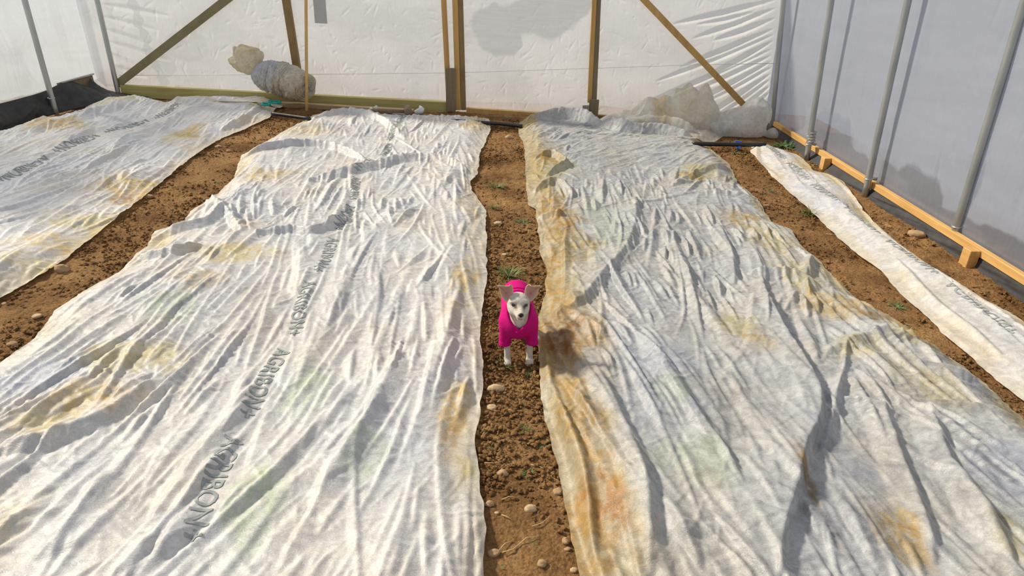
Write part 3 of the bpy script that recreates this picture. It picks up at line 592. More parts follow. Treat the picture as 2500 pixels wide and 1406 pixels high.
yy = YE+.06-(B.lay[0]+B.lay[1])-.02*(fbm(B.X*1.2, B.Y*1.2, 6, 2)-.5)
V = np.stack([B.X.ravel(), yy.ravel(), B.Y.ravel()], 1); i = np.arange(B.ny*B.nx).reshape(B.ny, B.nx)
F = np.stack([i[:-1, :-1].ravel(), i[:-1, 1:].ravel(), i[1:, 1:].ravel(), i[1:, :-1].ravel()], 1)
wb = link_mesh('wall_back', V, F, M_FBACK); wb['kind'] = 'structure'; attr(wb, 'mist', mist.ravel())
M_SEAM = simple('seam', (.9, .9, .88), .5, .05, 10, bmp=0)
sm = link_mesh('seam', *tube([WY(290, 184, YE+.02), WY(700, 182, YE+.02), WY(1100, 178, YE+.02), WY(1440, 167, YE+.02), WY(1700, 158, YE+.02), WY(1890, 155, YE+.02)], .004, 6), M_SEAM, wb)
# side walls
def side(name, x0, sgn, ya, yb, zb, m, seed, blobs, posts, trend=0.0):
    P = Panel(ya, yb, 0, 1.85, .012)
    for _ in range(220):
        a = rnd.uniform(ya, yb); b = rnd.uniform(0, 2.2); L = rnd.uniform(.1, .5); th = rnd.normal()*.3+1.4
        P.stamp(0, [(a, b), (a+math.cos(th)*L, b+math.sin(th)*L)], rnd.uniform(.02, .07), rnd.uniform(.02, .07), rnd.uniform(.002, .008), .5)
    mist = .93-.12*fbm(P.X*2, P.Y*3, seed, 3)
    for c, r, v in blobs:
        k = blob(P, c, r, seed+3, .35, 5); mist = mist*(1-k)+v*k
    xx = x0-sgn*.035*P.Y+sgn*(.03*np.sin((P.X-ya)*5.0)*0+P.lay[0]+.03*(fbm(P.X*.9, P.Y*.9, seed, 2)-.5))
    gzv = gz(x0)+zb
    V = np.stack([xx.ravel(), P.X.ravel(), (P.Y+gzv).ravel()], 1); i = np.arange(P.ny*P.nx).reshape(P.ny, P.nx)
    F = np.stack([i[:-1, :-1].ravel(), i[:-1, 1:].ravel(), i[1:, 1:].ravel(), i[1:, :-1].ravel()], 1)
    o = link_mesh(name, V, F, m); o['kind'] = 'structure'; attr(o, 'mist', mist.ravel()); return o
def yzR(px, py): p = WX(px, py, XR0+.02); return (p.y, p.z-gz(XR0)-.10)
def rb(px, py, rx, ry, v):
    c = yzR(px, py); d = yzR(px+rx, py); e = yzR(px, py-ry); return (c, (abs(d[0]-c[0])+.02, abs(e[1]-c[1])), v)
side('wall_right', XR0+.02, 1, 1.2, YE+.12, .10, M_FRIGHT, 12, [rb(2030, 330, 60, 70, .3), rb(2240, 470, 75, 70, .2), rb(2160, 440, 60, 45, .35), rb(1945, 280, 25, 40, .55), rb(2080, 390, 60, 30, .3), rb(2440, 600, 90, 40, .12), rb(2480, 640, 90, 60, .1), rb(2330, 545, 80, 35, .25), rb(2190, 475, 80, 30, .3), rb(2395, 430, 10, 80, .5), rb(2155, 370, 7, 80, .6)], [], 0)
side('wall_left', XL0, -1, 5.2, YE+.12, .20, M_FLEFT, 22, [((6.9, .3), (.7, .5), .55), ((6.7, 1.2), (.5, .9), .55), ((8.4, .8), (.1, .8), .75)], [], 0)

# ------------------------------------------------------------------ hoop posts
def hoop(bx, by, tx, tz, sgn, label, strap=True, r=.030):
    b = Vector((bx, by, gz(bx)-.06)); t = Vector((tx, by, tz)); root = thing('hoop_post', label, 'post', (bx, by, gz(bx)), 'galvanised hoop posts')
    d = (t-b).normalized(); inw = Vector((-sgn, 0, 0))
    pts = [b, b.lerp(t, .5), t, t+d*.45, t+d*.85+inw*.05, t+d*1.2+inw*.18, t+d*1.5+inw*.40]
    V, F = tube(smooth_path(pts, 4), r, 20); o = root.location
    link_mesh('pipe', [v-o for v in V], F, M_ZINC, root)
    if strap:
        c = b+d*(.17+.06); pt = []
        for k in range(25):
            a = 2*math.pi*k/24; pt.append(c+Vector((math.cos(a)*(r+.003), math.sin(a)*(r+.003), .004*math.cos(a)))-o)
        V, F = tube(pt, .005, 6); V2 = []; 
        bm = bmesh.new(); vs = [bm.verts.new(v) for v in V]; [bm.faces.new([vs[i] for i in f]) for f in F[:-2]]
        tb = bar(c-o+Vector((sgn*(r+.0), .005, 0)), c-o+Vector((sgn*(r+.055), .005, -.008)), .028, .004, Vector((0, 1, 0)), 0)
        me = bpy.data.meshes.new('t'); tb.to_mesh(me); tb.free(); bm.from_mesh(me)
        obj_bm('strap', bm, M_STEEL, root, True)
    return root
def hp(b, t, sgn, label, strap=True, ymax=YE-.05):
    g = G(*b)
    if g.y > ymax: g = WY(*b, ymax)
    p = WY(*t, g.y); return hoop(g.x, g.y, p.x, p.z, sgn, label, strap)
hp((1884, 320), (1913, 0), 1, 'galvanised steel post in the far right corner behind the bagged plastic', False)
hp((1970, 388), (2030, 0), 1, 'galvanised steel post beside the far end of the narrow strip, tape near its foot')
hp((2112, 478), (2217, 0), 1, 'galvanised steel post in the middle of the right wall')
hp((2322, 602), (2497, 20), 1, 'nearest galvanised steel post on the right wall, beside the block')
hp((136, 276), (60, 0), -1, 'galvanised steel post in front of black sheeting on left wall')
hp((289, 232), (237, 0), -1, 'galvanised steel post in the far left corner beside the brace', False)
# clear wrap on the second right post
g = G(1970, 388)
pts = [Vector((g.x+math.cos(a*.9)*(.034+.006*math.sin(a*3)), g.y+math.sin(a*.9)*.034, g.z+.18+a*.0045)) for a in np.arange(0, 32, .5)]
V, F = tube(pts, .012, 6, wob=.5); tp = link_mesh('plastic_wrap', V, F, M_THIN); attr(tp, 'stain', np.ones((len(V), 3)), True)
tag(tp, 'clear plastic wrapped round the foot of a steel post', 'plastic wrap')

# ------------------------------------------------------------------ end wall timbers
def timber(name, a, b, wpx, th, m, label, cat, Y=YE, ext=0.0, group=None, side_v=Vector((0, 1, 0))):
    p = WY(*a, Y); q = WY(*b, Y); d = (p-q).normalized(); p = p+d*ext
    wd = wpx/FPX*(Y*cp+(H0-.6)*sp)
    return tag(obj_bm(name, bar(p, q, wd, th, side_v), m), label, cat, group)
timber('diagonal_brace', (562, -8), (286, 206), 17, .045, M_BRACE, 'olive brown timber brace rising from the far left corner', 'brace', YE-.01, .7)
timber('diagonal_brace', (1568, -5), (1814, 254), 14, .045, M_PINE, 'orange brown timber brace slanting down to the plastic bag', 'brace', YE-.01, .7)
timber('wall_stud', (698, -5), (727, 178), 17, .07, M_OLD if 0 else M_BROWN, 'leaning brown timber stud behind the cane pole', 'stud', YE, .7)
timber('wall_stud', (1083, -5), (1096, 250), 12, .05, M_PINE, 'slim pine stud left of the short upright board', 'stud', YE+.005, .7)
timber('door_stud', (1111, -5), (1119, 268), 13, .06, M_PINE, 'pine stud just right of the short upright board', 'stud', YE-.02, .7)
timber('door_stud', (1124, -5), (1132, 268), 12, .05, M_BROWN, 'brown stud framing the left side of the door', 'stud', YE-.01, .7)
timber('door_stud', (1451, -5), (1439, 250), 10, .06, M_PINE, 'light pine stud framing the right side of the door', 'stud', YE-.01, .7)
timber('wall_stud', (1461, -5), (1450, 250), 12, .05, M_OLD, 'dark weathered stud right of the pine door stud', 'stud', YE, .7)
timber('short_board', (1100, 166), (1101, 272), 24, .025, M_OLD, 'short weathered grey board standing upright at the door frame', 'board', YE-.08)
timber('short_board', (1451, 243), (1447, 296), 24, .025, M_OLD, 'small weathered board at the foot of the right door stud', 'board', YE-.10)
mp = timber('mending_plate', (1430, 257), (1430, 292), 16, .004, M_ZINC, 'perforated steel plate beside the small weathered board', 'metal plate', YE-.12)
bm = bmesh.new()
for i in range(3):
    for j in range(6):
        c = WY(1425+i*4.5, 262+j*5, YE-.1235)
        bmesh.ops.create_circle(bm, cap_ends=True, radius=.005, segments=8, matrix=Matrix.Translation(c) @ Matrix.Rotation(math.pi/2, 4, 'X'))
ho = obj_bm('holes', bm, M_BLACK, mp)
def sill(name, a, b, hpx, dep, m, label, Y0, cat='board'):
    """board lying along the end wall, its top front edge from a to b"""
    p = WY(*a, Y0); q = WY(*b, Y0); hh = hpx/FPX*(Y0*cp+H0*sp)/cp
    p1 = p+Vector((0, dep/2, -hh/2)); q1 = q+Vector((0, dep/2, -hh/2))
    d = (q1-p1).normalized()
    return tag(obj_bm(name, bar(p1, q1, hh, dep, Vector((0, 1, 0)), .004), m), label, cat)
sill('bottom_board', (291, 208), (1092, 250), 25, .09, M_TREAT, 'long green tinted treated board along the foot of the end wall', YE-.05)
sill('door_sill', (1138, 264), (1434, 283), 13, .07, M_PINE, 'pine sill board under the door between the studs', YE-.05)
sill('bottom_board', (1452, 281), (1760, 300), 14, .07, M_BROWN, 'brown board running behind the crumpled plastic pile', YE-.05)
# door handle strip seen through the end film
timber('tape_strip', (779, -6), (784, 57), 29, .003, simple('grey_tape', (.50, .50, .49), .6, .1, 20, bmp=0), 'grey rounded patch strip hanging high on the end film', 'tape', YE+.02, .1)
# leaning cane
a = WY(749, 271, 8.24); b = WY(747, -5, 8.60)
V, F = tube([a, a.lerp(b, .5), b, b+(b-a)*.5], .019, 14); tag(link_mesh('cane_pole', V, F, M_POLE), 'tall smooth wooden pole leaning in front of the fleece roll', 'pole')

# ------------------------------------------------------------------ side rails, blocks and black sheeting
def rail(x0, ya, yb, zr, hh, th, m, name, label):
    bm = bar((x0, ya, gz(x0)+zr), (x0, yb, gz(x0)+zr), th, hh, Vector((0, 0, 1)), .004)
    return tag(obj_bm(name, bm, m), label, 'rail')
rail(XR0-.025, 1.3, YE-.02, .105, .06, .045, M_PINEH, 'side_rail', 'orange pine rail along the foot of the right wall')
rail(XL0+.03, 8.1, YE-.03, .285, .02, .03, M_ZINC, 'film_channel', 'grey metal channel holding film on the left wall')
bm = bar((XL0+.01, 8.05, gz(XL0)+.19), (XL0+.01, YE-.04, gz(XL0)+.19), .02, .19, Vector((0, 0, 1)), .003)
tag(obj_bm('side_board', bm, M_OLD), 'bare weathered board in the far left corner above the black sheeting', 'board')
def block(px, py, wpx, hpx, label):
    g = G(px, py); wy = .10; hx = .10
    bm = bar((g.x, g.y, gz(g.x)-.02), (g.x, g.y, gz(g.x)+hpx), wpx, .075, Vector((1, 0, 0)), .003)
    return tag(obj_bm('wooden_block', bm, M_PINEH), label, 'wooden block')
b1 = G(2378, 648); b2 = G(2000, 412)
for g, lb in ((b1, 'pine block under the rail beside the nearest right post'), (b2, 'pine block under the rail near the far end of the strip')):
    bm = bar((XR0-.085, g.y+.02, gz(XR0)-.03), (XR0-.085, g.y+.02, gz(XR0)+.125), .09, .075, Vector((1, 0, 0)), .003)
    tag(obj_bm('wooden_block', bm, M_PINEH), lb, 'wooden block')
def sheeting(name, pts_top, pts_bot, label, seed, sag=.03, mat_=M_SKIRT, n=(160, 24)):
    A = smooth_path(pts_top, 8); Bq = smooth_path(pts_bot, 8)
    def at(L, u): k = u*(len(L)-1); i = min(int(k), len(L)-2); return L[i].lerp(L[i+1], k-i)
    U = np.linspace(0, 1, n[0]); W_ = np.linspace(0, 1, n[1]); V = []
    for j in W_:
        for u in U:
            p = at(A, u).lerp(at(Bq, u), j)
            nn = float(fbm(np.array([u*14]), np.array([j*1.5]), seed, 3)[0])-.5; n2 = abs(float(fbm(np.array([u*30+j*5]), np.array([j*4]), seed+1, 3)[0])-.5)
            p = p+Vector((1, -.3, .3))*(nn*sag*2+n2*sag)*math.sin(math.pi*min(1, j*.8+.1)); V.append(p)
    i = np.arange(n[0]*n[1]).reshape(n[1], n[0])
    F = np.stack([i[:-1, :-1].ravel(), i[:-1, 1:].ravel(), i[1:, 1:].ravel(), i[1:, :-1].ravel()], 1)
    o = link_mesh(name, np.array([tuple(v) for v in V]), F, mat_); sm_ = o.modifiers.new('s', 'SOLIDIFY'); sm_.thickness = .003
    return tag(o, label, 'sheeting')
gl = gz(XL0)
sheeting('black_sheeting', [(XL0+.02, 5.3, gl+.24), (XL0+.02, 6.5, gl+.25), (XL0+.03, 7.3, gl+.24), (XL0+.02, 7.75, gl+.24), (XL0+.03, 8.2, gl+.28), (XL0+.04, 8.45, gl+.20), (XL0+.06, YE-.1, gl+.10)],
         [(XL0+.20, 5.3, gl-.01), (XL0+.14, 6.5, gl-.01), (XL0+.10, 7.3, gl-.01), (XL0+.12, 7.75, gl-.01), (XL0+.22, 8.1, gl-.01), (XL0+.42, 8.4, gl-.01), (XL0+.40, YE-.15, gl-.01)],
         'wrinkled black plastic sheeting along the foot of the left wall', 3)
sheeting('corner_sheeting', [(XL0+.05, YE-.16, gl+.25), (XL0+.2, YE-.10, gl+.09), (XL0+.7, YE-.09, gz(XL0+.7)+.03)], [(XL0+.15, YE-.5, gl+.0), (XL0+.5, YE-.42, gl-.01), (XL0+.9, YE-.3, gz(XL0+.9)-.005)],
         'bunched black plastic in the far left corner behind the left cover', 8, .03, n=(60, 20))
gr = gz(XR0)
sheeting('black_sheeting', [(XR0-.03, 1.3, gr+.08), (XR0-.03, 4, gr+.08), (XR0-.03, 6, gr+.08), (XR0-.03, 8.7, gr+.08)], [(XR0-.06, 1.3, gr-.03), (XR0-.07, 4, gr-.03), (XR0-.09, 6, gr-.03), (XR0-.13, 7.2, gr-.03), (XR0-.10, 8.7, gr-.03)],
         'dusty black sheeting under the pine rail of the right wall', 12, .012, n=(300, 12))

# ------------------------------------------------------------------ dog
M_FUR = attr_mat('fur', .9, (210, (.74, .68, .61)), 220, .5, .1); M_KNIT = simple('pink_fleece_knit', (.56, .005, .17), .85, .12, 60, bmp=.2, spec=.15)
M_PINKD = simple('pink_trim', (.62, .005, .19), .85, .1, 60, bmp=.1, spec=.1)
M_EYE = simple('eye', (.012, .008, .006), .06, 0, 10, bmp=0, spec=.9); M_NOSE = simple('nose', (.012, .011, .011), .35, 0, 40, bmp=.2)
M_EAR = attr_mat('ear_skin', .8, None, 120, .2, .15); M_COLL = simple('dark_strap', (.03, .008, .02), .7, .1, 20, bmp=0)
fz = G(1265, 886)
dog = thing('dog', 'small white speckled dog in a bright pink sweater standing on the centre path', 'dog', (fz.x+.002, fz.y+.038, soil_z(fz.x, fz.y+.038)+.004))
dog.rotation_euler = (0, 0, math.radians(2))
HC = np.array([-.004, -.045, .368]); hp_, hy, hr = math.radians(14), math.radians(5), math.radians(5)
HR = (Matrix.Rotation(hy, 3, 'Z') @ Matrix.Rotation(-hp_, 3, 'X') @ Matrix.Rotation(hr, 3, 'Y'))
def h2d(v):            # head frame (right, forward, up) -> dog frame
    return Vector(HC)+HR @ Vector((v[0], -v[1], v[2]))
HRn = np.array(HR)
def body_sdf(X, Y, Z):
    P = np.stack([X-HC[0], Y-HC[1], Z-HC[2]], -1) @ HRn      # into head frame axes
    hx, hf, hu = P[..., 0], -P[..., 1], P[..., 2]; ax = np.abs(hx)
    h = s_ell(hx, hf, hu, (0, -.004, .006), (.056, .060, .052))
    h = smin(h, s_ell(ax, hf, hu, (.018, .012, -.026), (.032, .040, .030)), .02)
    h = smin(h, s_cap(hx, hf, hu, (0, .030, -.018), (0, .092, -.036), .034, .0205), .018)
    h = smin(h, s_cap(hx, hf, hu, (0, .03, -.046), (0, .082, -.056), .018, .010), .010)
    h = smin(h, s_ell(ax, hf, hu, (.026, .036, .020), (.018, .014, .010)), .012)
    h = np.maximum(h, -s_ell(ax, hf, hu, (.030, .056, .006), (.011, .010, .008))*.6) if False else h
    # eye sockets and mouth line
    h = h+.0045*np.exp(-(((ax-.030)/.012)**2+((hu-.006)/.009)**2))*(hf > .02)
    h = h+.0025*np.exp(-((hu+.049+.10*np.clip(.09-hf, 0, 1)*0)/.0022)**2)*(hf > .05)
    nk = s_cap(X, Y, Z, (0, .03, .27), (0, -.015, .335), .062, .046)
    t = smin(nk, s_ell(X, Y, Z, (0, .035, .235), (.080, .085, .092)), .03)
    t = smin(t, s_cap(X, Y, Z, (0, .06, .245), (0, .26, .255), .080, .066), .03)
    d = smin(h, t, .02)
    d = smin(d, s_cap(X, Y, Z, (0, -.030, .335), (0, -.040, .262), .044, .040), .02)
    AX = np.abs(X)
    fl = s_cap(AX, Y, Z, (.058, .015, .22), (.058, .010, .10), .030, .017)
    fl = np.minimum(fl, s_cap(AX, Y, Z, (.058, .010, .10), (.058, -.002, .022), .0165, .0165))
    fl = smin(fl, s_ell(AX, Y, Z, (.058, -.012, .014), (.021, .026, .015)), .010)
    for k in (-1.5, -.5, .5, 1.5):
        fl = smin(fl, s_ell(AX, Y, Z, (.058+k*.0095, -.034+abs(k)*.004, .010), (.0062, .012, .0095)), .0025)
    hl = s_cap(AX, Y, Z, (.034, .235, .235), (.056, .215, .135), .044, .028)
    hl = smin(hl, s_cap(AX, Y, Z, (.060, .215, .135), (.058, .295, .085), .024, .014), .01)
    hl = smin(hl, s_cap(AX, Y, Z, (.058, .295, .085), (.058, .282, .015), .012, .013), .006)
    hl = smin(hl, s_ell(AX, Y, Z, (.058, .265, .012), (.018, .026, .012)), .008)
    tl = s_cap(X, Y, Z, (0, .31, .275), (.01, .39, .21), .013, .006)
    d = smin(smin(smin(d, fl, .015), hl, .015), tl, .01)
    return d
Vb, Fb = surfnet(body_sdf, (-.115, -.165, -.008), (.115, .41, .445), .0028)
ob = link_mesh('body', Vb, Fb, M_FUR, dog)
col = np.tile(np.array((.80, .74, .64)), (len(Vb), 1)); P = (Vb-HC) @ HRn; hx, hf, hu = P[:, 0], -P[:, 1], P[:, 2]
def paint(m, c):
    global col
    m = np.clip(m, 0, 1)[:, None]; col = col*(1-m)+np.array(c)*m
paint(sstep(.10, .0, np.abs(hu-.032))*(hf > -.05)*(hf < .06)*.35, (.45, .40, .36))
paint(np.exp(-(((np.abs(hx)-.022)/.010)**2+((hu-.000)/.011)**2))*(hf > .02)*1.1, (.14, .10, .08))
paint(np.exp(-((np.abs(hx)-.02)**2/.00008+(hu+.018)**2/.00012))*(hf > .03)*.35, (.4, .33, .28))
paint(np.exp(-((hf-.108)/.014)**2-(hx/.02)**2-((hu+.03)/.02)**2)*.6, (.25, .2, .19))
paint(np.exp(-((hu+.049)/.0025)**2)*(hf > .05)*.7, (.12, .09, .09))
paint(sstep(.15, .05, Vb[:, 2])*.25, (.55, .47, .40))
attr(ob, 'stain', col, True)
for sx in (-1, 1):
    bm = bmesh.new(); bmesh.ops.create_uvsphere(bm, u_segments=20, v_segments=14, radius=.0092)
    e = obj_bm('eye', bm, M_EYE, dog, True); e.location = h2d((sx*.0305, .0435, .006)); e.scale = (1.05, .7, .85); e['label'] = 'dark brown eye'
bm = bmesh.new(); bmesh.ops.create_uvsphere(bm, u_segments=20, v_segments=14, radius=.0125)
for v in bm.verts:
    if v.co.z < 0: v.co.x *= 1-.45*abs(v.co.z)/.0125
e = obj_bm('nose', bm, M_NOSE, dog, True); e.location = h2d((0, .110, -.028)); e.scale = (1.1, .7, .85); e.rotation_euler = HR.to_euler(); e['label'] = 'black nose'
# ears: cupped leaves whose tips fold outwards
out_ = [(.014, .012), (.012, .040), (.016, .068), (.028, .080), (.046, .078), (.066, .082), (.084, .078), (.076, .064), (.070, .045), (.062, .022), (.050, .002), (.034, -.006)]
for sx, lift in ((-1, 0), (1, .004)):
    L = smooth_path([Vector((a, b, 0)) for a, b in out_+out_[:1]], 4)[:-1]; n = len(L); cc = Vector((.040, .030, 0)); V = []; F = []
    rings = 9
    for k in range(rings):
        r = 1-k/(rings-1)*.999
        for p in L:
            q = cc+(p-cc)*r
            cup = -.020*(1-r*r)+.004
            fold = max(0, q.y-.058)*.9*(1 if q.x > .03 else .4)
            V.append(h2d((sx*(q.x*1.12+.016), -.006+cup+fold*1.1, q.y*1.05-.35*fold+.016+lift)))
    for k in range(rings-1):
        for i in range(n): F.append((k*n+i, k*n+(i+1) % n, (k+1)*n+(i+1) % n, (k+1)*n+i))
    o = link_mesh('ear', V, F, M_EAR, dog); so = o.modifiers.new('s', 'SOLIDIFY'); so.thickness = .0035; so.offset = 0
    c = np.zeros((len(V), 3))
    for k in range(rings):
        r = k/(rings-1)
        for i, p in enumerate(L):
            a = np.array((.70, .50, .36)); b = np.array((.62, .33, .28)); dk = np.array((.30, .14, .11))
            t_ = min(1, r*1.6); v = a*(1-t_)+b*t_; t2 = max(0, r-.75)*4*.8*(1 if p.y < .04 else .4); c[k*n+i] = v*(1-t2)+dk*t2
    attr(o, 'stain', c, True); o['label'] = 'tan folded ear with pink inside'
def sweater_sdf(X, Y, Z):
    AX = np.abs(X); f = .004*(fbm(X*22+Z*8, Y*16+Z*10, 5, 2)-.5)
    t = s_ell(X, Y, Z, (0, .030, .232), (.092, .100, .096))
    t = smin(t, s_cap(X, Y, Z, (0, .07, .250), (0, .25, .262), .087, .083), .03)
    t = smin(t, s_cap(X, Y, Z, (0, .030, .28), (0, .0, .325), .073, .062), .025)
    sl_ = s_cap(AX, Y, Z, (.062, .015, .24), (.070, .006, .105), .036, .030)
    cuff = np.maximum(s_cap(AX, Y, Z, (.069, .008, .13), (.0705, .006, .10), .031, .034), np.abs(Z-.118)-.010)
    sl_ = smin(sl_, cuff, .004)
    d = smin(t, sl_, .022)
    hole = s_cap(X, Y, Z, (0, -.092, .236), (0, -.042, .335), .008, .064)
    hole = np.minimum(hole, s_cap(X, Y, Z, (0, -.055, .345), (0, -.02, .42), .060, .062))
    d = np.maximum(d, -hole); d = np.maximum(d, .108-Z); d = np.maximum(d, Y-.30)
    chestcut = np.maximum(.138-Z, AX-.036)
    d = np.maximum(d, -np.maximum(Z-.140, -1) if False else d)
    return d+f
Vs, Fs = surfnet(sweater_sdf, (-.13, -.12, .10), (.13, .28, .41), .003)
os_ = link_mesh('sweater', Vs, Fs, M_KNIT, dog); os_['label'] = 'bright pink knitted sweater'
V, F = tube(smooth_path([(-.060, -.018, .352), (-.056, -.062, .312), (-.032, -.088, .270), (.012, -.097, .236)], 6), [.004]+[.0075]*18, 10); k = link_mesh('collar_band', V, F, M_KNIT, os_)
V, F = tube(smooth_path([(.060, -.018, .352), (.056, -.062, .312), (.032, -.090, .270), (-.014, -.100, .236)], 6), [.004]+[.0075]*18, 10); k = link_mesh('collar_band', V, F, M_KNIT, os_)
V, F = tube(smooth_path([(-.075, .15, .312), (-.04, .155, .345), (0, .155, .356), (.04, .155, .345), (.075, .15, .312)], 6), .004, 8); link_mesh('back_seam', V, F, M_PINKD, os_)
V, F = tube(smooth_path([(-.052, -.035, .285), (-.036, -.068, .262), (0, -.086, .250), (.036, -.068, .262), (.052, -.035, .285)], 6), .0045, 8); link_mesh('neck_strap', V, F, M_COLL, dog)

# ------------------------------------------------------------------ rolled bundle of fleece against the end wall
def rolled(name, pts, rad, m, parent, seed, bands=1.0, n=(120, 110), tint=(1, 1, 1), tint2=(1, 1, 1)):
    P = smooth_path(pts, 30); L = len(P); U = np.linspace(0, 1, n[0]); V = []; cc = []
    up = Vector((0, 0, 1)); k_ = np.array(rad)
    for u in U:
        k = u*(L-1); i = min(int(k), L-2); p = P[i].lerp(P[i+1], k-i); t = (P[i+1]-P[i]).normalized(); s1 = t.cross(up).normalized(); s2 = s1.cross(t)
        r0 = float(np.interp(u, np.linspace(0, 1, len(k_)), k_))
        a = np.linspace(0, 2*math.pi, n[1], endpoint=False)
        r1 = np.abs(fbm(u*12*bands+.6*np.sin(a+seed), np.cos(a)*1.2+5, seed, 3)-.5)*.42
        r2 = (fbm(np.cos(a)*1.4+u*2+9, np.sin(a)*1.4+u*3, seed+5, 3)-.5)*.25
        r3 = np.abs(fbm(u*30+a*.0+np.cos(a)*3, np.sin(a)*6+3, seed+9, 3)-.5)*.26
        rr = r0*(1-r1+r2-r3)
        for q in range(n[1]): V.append(tuple(p+s1*math.cos(a[q])*rr[q]+s2*math.sin(a[q])*rr[q]*.92))
        w_ = sstep(.3, .7, fbm(u*5+np.cos(a), np.sin(a)*2+2, seed+2, 3))[:, None]; cc.append(np.array(tint)*(1-w_)+np.array(tint2)*w_)
    i = np.arange(n[0]*n[1]).reshape(n[0], n[1]); j = np.roll(i, -1, 1)
    F = np.stack([i[:-1].ravel(), j[:-1].ravel(), j[1:].ravel(), i[1:].ravel()], 1)
    o = link_mesh(name, np.array(V), F, m, parent); attr(o, 'stain', np.concatenate(cc), True); return o
roll = thing('fleece_roll', 'big rolled bundle of dirty fleece lying against the end wall', 'fleece roll', tuple(G(690, 255)))
ro = roll.location.copy()
def rl(px, py, Y): return WY(px, py, Y)-ro
E = rl(738, 208, 8.28); Mx = rl(690, 196, 8.42); Nn = rl(640, 180, 8.52)
rolled('white_wrap', [rl(700, 199, 8.53), rl(668, 189, 8.56), rl(640, 179, 8.57), rl(620, 170, 8.58)], [.20, .235, .225, .17, .09], M_FLEECE, roll, 3, 1, tint=(.93, .95, 1.0), tint2=(1, .99, .95))
rolled('tan_wrap', [rl(748, 214, 8.43), rl(728, 207, 8.46), rl(705, 200, 8.52), rl(680, 192, 8.55)], [.13, .20, .225, .235, .245, .235], M_FLEECE, roll, 7, .7, tint=(.88, .78, .62), tint2=(1, .93, .80))
# spiral end
T = (rl(752, 215, 8.39)-rl(705, 200, 8.53)).normalized(); s1 = T.cross(Vector((0, 0, 1))).normalized(); s2 = s1.cross(T); V = []; F = []; nr, na = 60, 120
for i in range(nr):
    r = .185*(i/(nr-1))**.9+.002
    for k in range(na):
        a = 2*math.pi*k/na; ph = (r/.030-a/(2*math.pi)+.5*math.sin(2*a)*.3) % 1.0
        hgt = .05*(1-(r/.19)**2)+.016*(1-abs(ph-.5)*2)+.01*math.sin(a*5+r*40)
        V.append(rl(745, 212, 8.44)+T*hgt+s1*math.cos(a)*r+s2*math.sin(a)*r*.9)
for i in range(nr-1):
    for k in range(na): F.append((i*na+k, i*na+(k+1) % na, (i+1)*na+(k+1) % na, (i+1)*na+k))
o = link_mesh('rolled_end', V, F, M_FLEECE, roll); r_ = np.repeat(np.arange(nr)/(nr-1), na)[:, None]
attr(o, 'stain', np.array((.62, .60, .58))*(1-r_)+np.array((.86, .76, .58))*r_, True)
def crumple(X, Y, Z, f, seed, a):
    return a*(np.abs(fbm(X*f+Z*f*.5, Y*f-Z*f*.4, seed, 3)-.5)+np.abs(fbm(Y*f+X*f*.3, Z*f+3, seed+3, 3)-.5)+np.abs(fbm(Z*f+7, X*f-Y*f*.3, seed+6, 3)-.5))
pc = rl(603, 147, 8.58); pe = rl(632, 176, 8.52)
def puff(X, Y, Z):
    d = s_ell(X, Y, Z, pc, (.20, .16, .18)); d = smin(d, s_cap(X, Y, Z, pc, pe, .14, .09), .05)
    return d+crumple(X, Y, Z, 6, 3, .14)-.035
V, F = surfnet(puff, (pc[0]-.35, pc[1]-.35, pc[2]-.42), (pc[0]+.38, pc[1]+.3, pc[2]+.32), .010)
o = link_mesh('loose_end', V, F, M_PUFF, roll); nn = fbm(V[:, 0]*9, V[:, 2]*9, 3, 3)[:, None]
attr(o, 'stain', np.array((1, .95, .82))*(1-nn)+np.array((.95, .85, .64))*nn, True)

# ------------------------------------------------------------------ pile of loose plastic film by the right corner
M_PILE = fleece_mat('cloudy_film', (.93, .91, .82), .50, .30)
M_PILE2 = fleece_mat('cloudy_film_bag', (.92, .91, .88), .48, .20)
def gl_(px, py, h=0): return np.array(G(px, py, h))
def wy_(px, py, Y): return np.array(WY(px, py, Y))
covP = Cover([(1425, 342), (1455, 305), (1465, 292)], [(1735, 356), (1775, 330), (1800, 306)], [(1465, 292), (1560, 297), (1650, 300), (1740, 304), (1800, 306)], G(1600, 350).y, seed=7)
oP = covP.build('plastic_pile', [(1660, 300, 1560, 325), (1700, 305, 1720, 345), (1600, 305, 1500, 330)],
    [([(1500, 338), (1600, 330), (1700, 342)], .16, .10, .16), ([(1600, 312), (1560, 325), (1510, 335)], .12, .08, .16)],
    'loose heap of cloudy plastic film with yellow stained hollow by end wall', [(1612, 326, 26, 7, OCH, 1.0), (1600, 320, 16, 5, ORG, .8), (1660, 318, 60, 12, YEL, .4)], dens=(14, 60, 100), amp=(.05, .03, .005), hump=.06, material=M_PILE, selv=(.02, .1),
    mounds=[(1662, 318, .36, .26, .52), (1580, 318, .42, .26, .30), (1510, 312, .34, .20, .14), (1722, 322, .22, .24, .36)])
oP['category'] = 'plastic pile'
pileB = [(wy_(1800, 305, 8.10), (.42, .22, .19)), (wy_(1842, 282, 8.12), (.24, .20, .21)), (wy_(1750, 312, 8.10), (.20, .2, .15)), (wy_(1885, 322, 8.05), (.12, .14, .12))]
def sdfB(X, Y, Z):
    d = None
    for c, r in pileB:
        e = s_ell(X, Y, Z, c, r); d = e if d is None else smin(d, e, .06)
    d = d+crumple(X, Y, Z, 2.3, 31, .20)-.045
    return np.maximum(d, gz(X)+.004-Z)
V, F = surfnet(sdfB, (2.0, 7.7, -.3), (3.36, 8.5, .45), .012)
o = link_mesh('plastic_bag', V, F, M_PILE2); attr(o, 'stain', np.ones((len(V), 3))*np.array((1, .99, .96)), True); tag(o, 'swollen bag of cloudy white plastic in the far right corner', 'plastic bag')

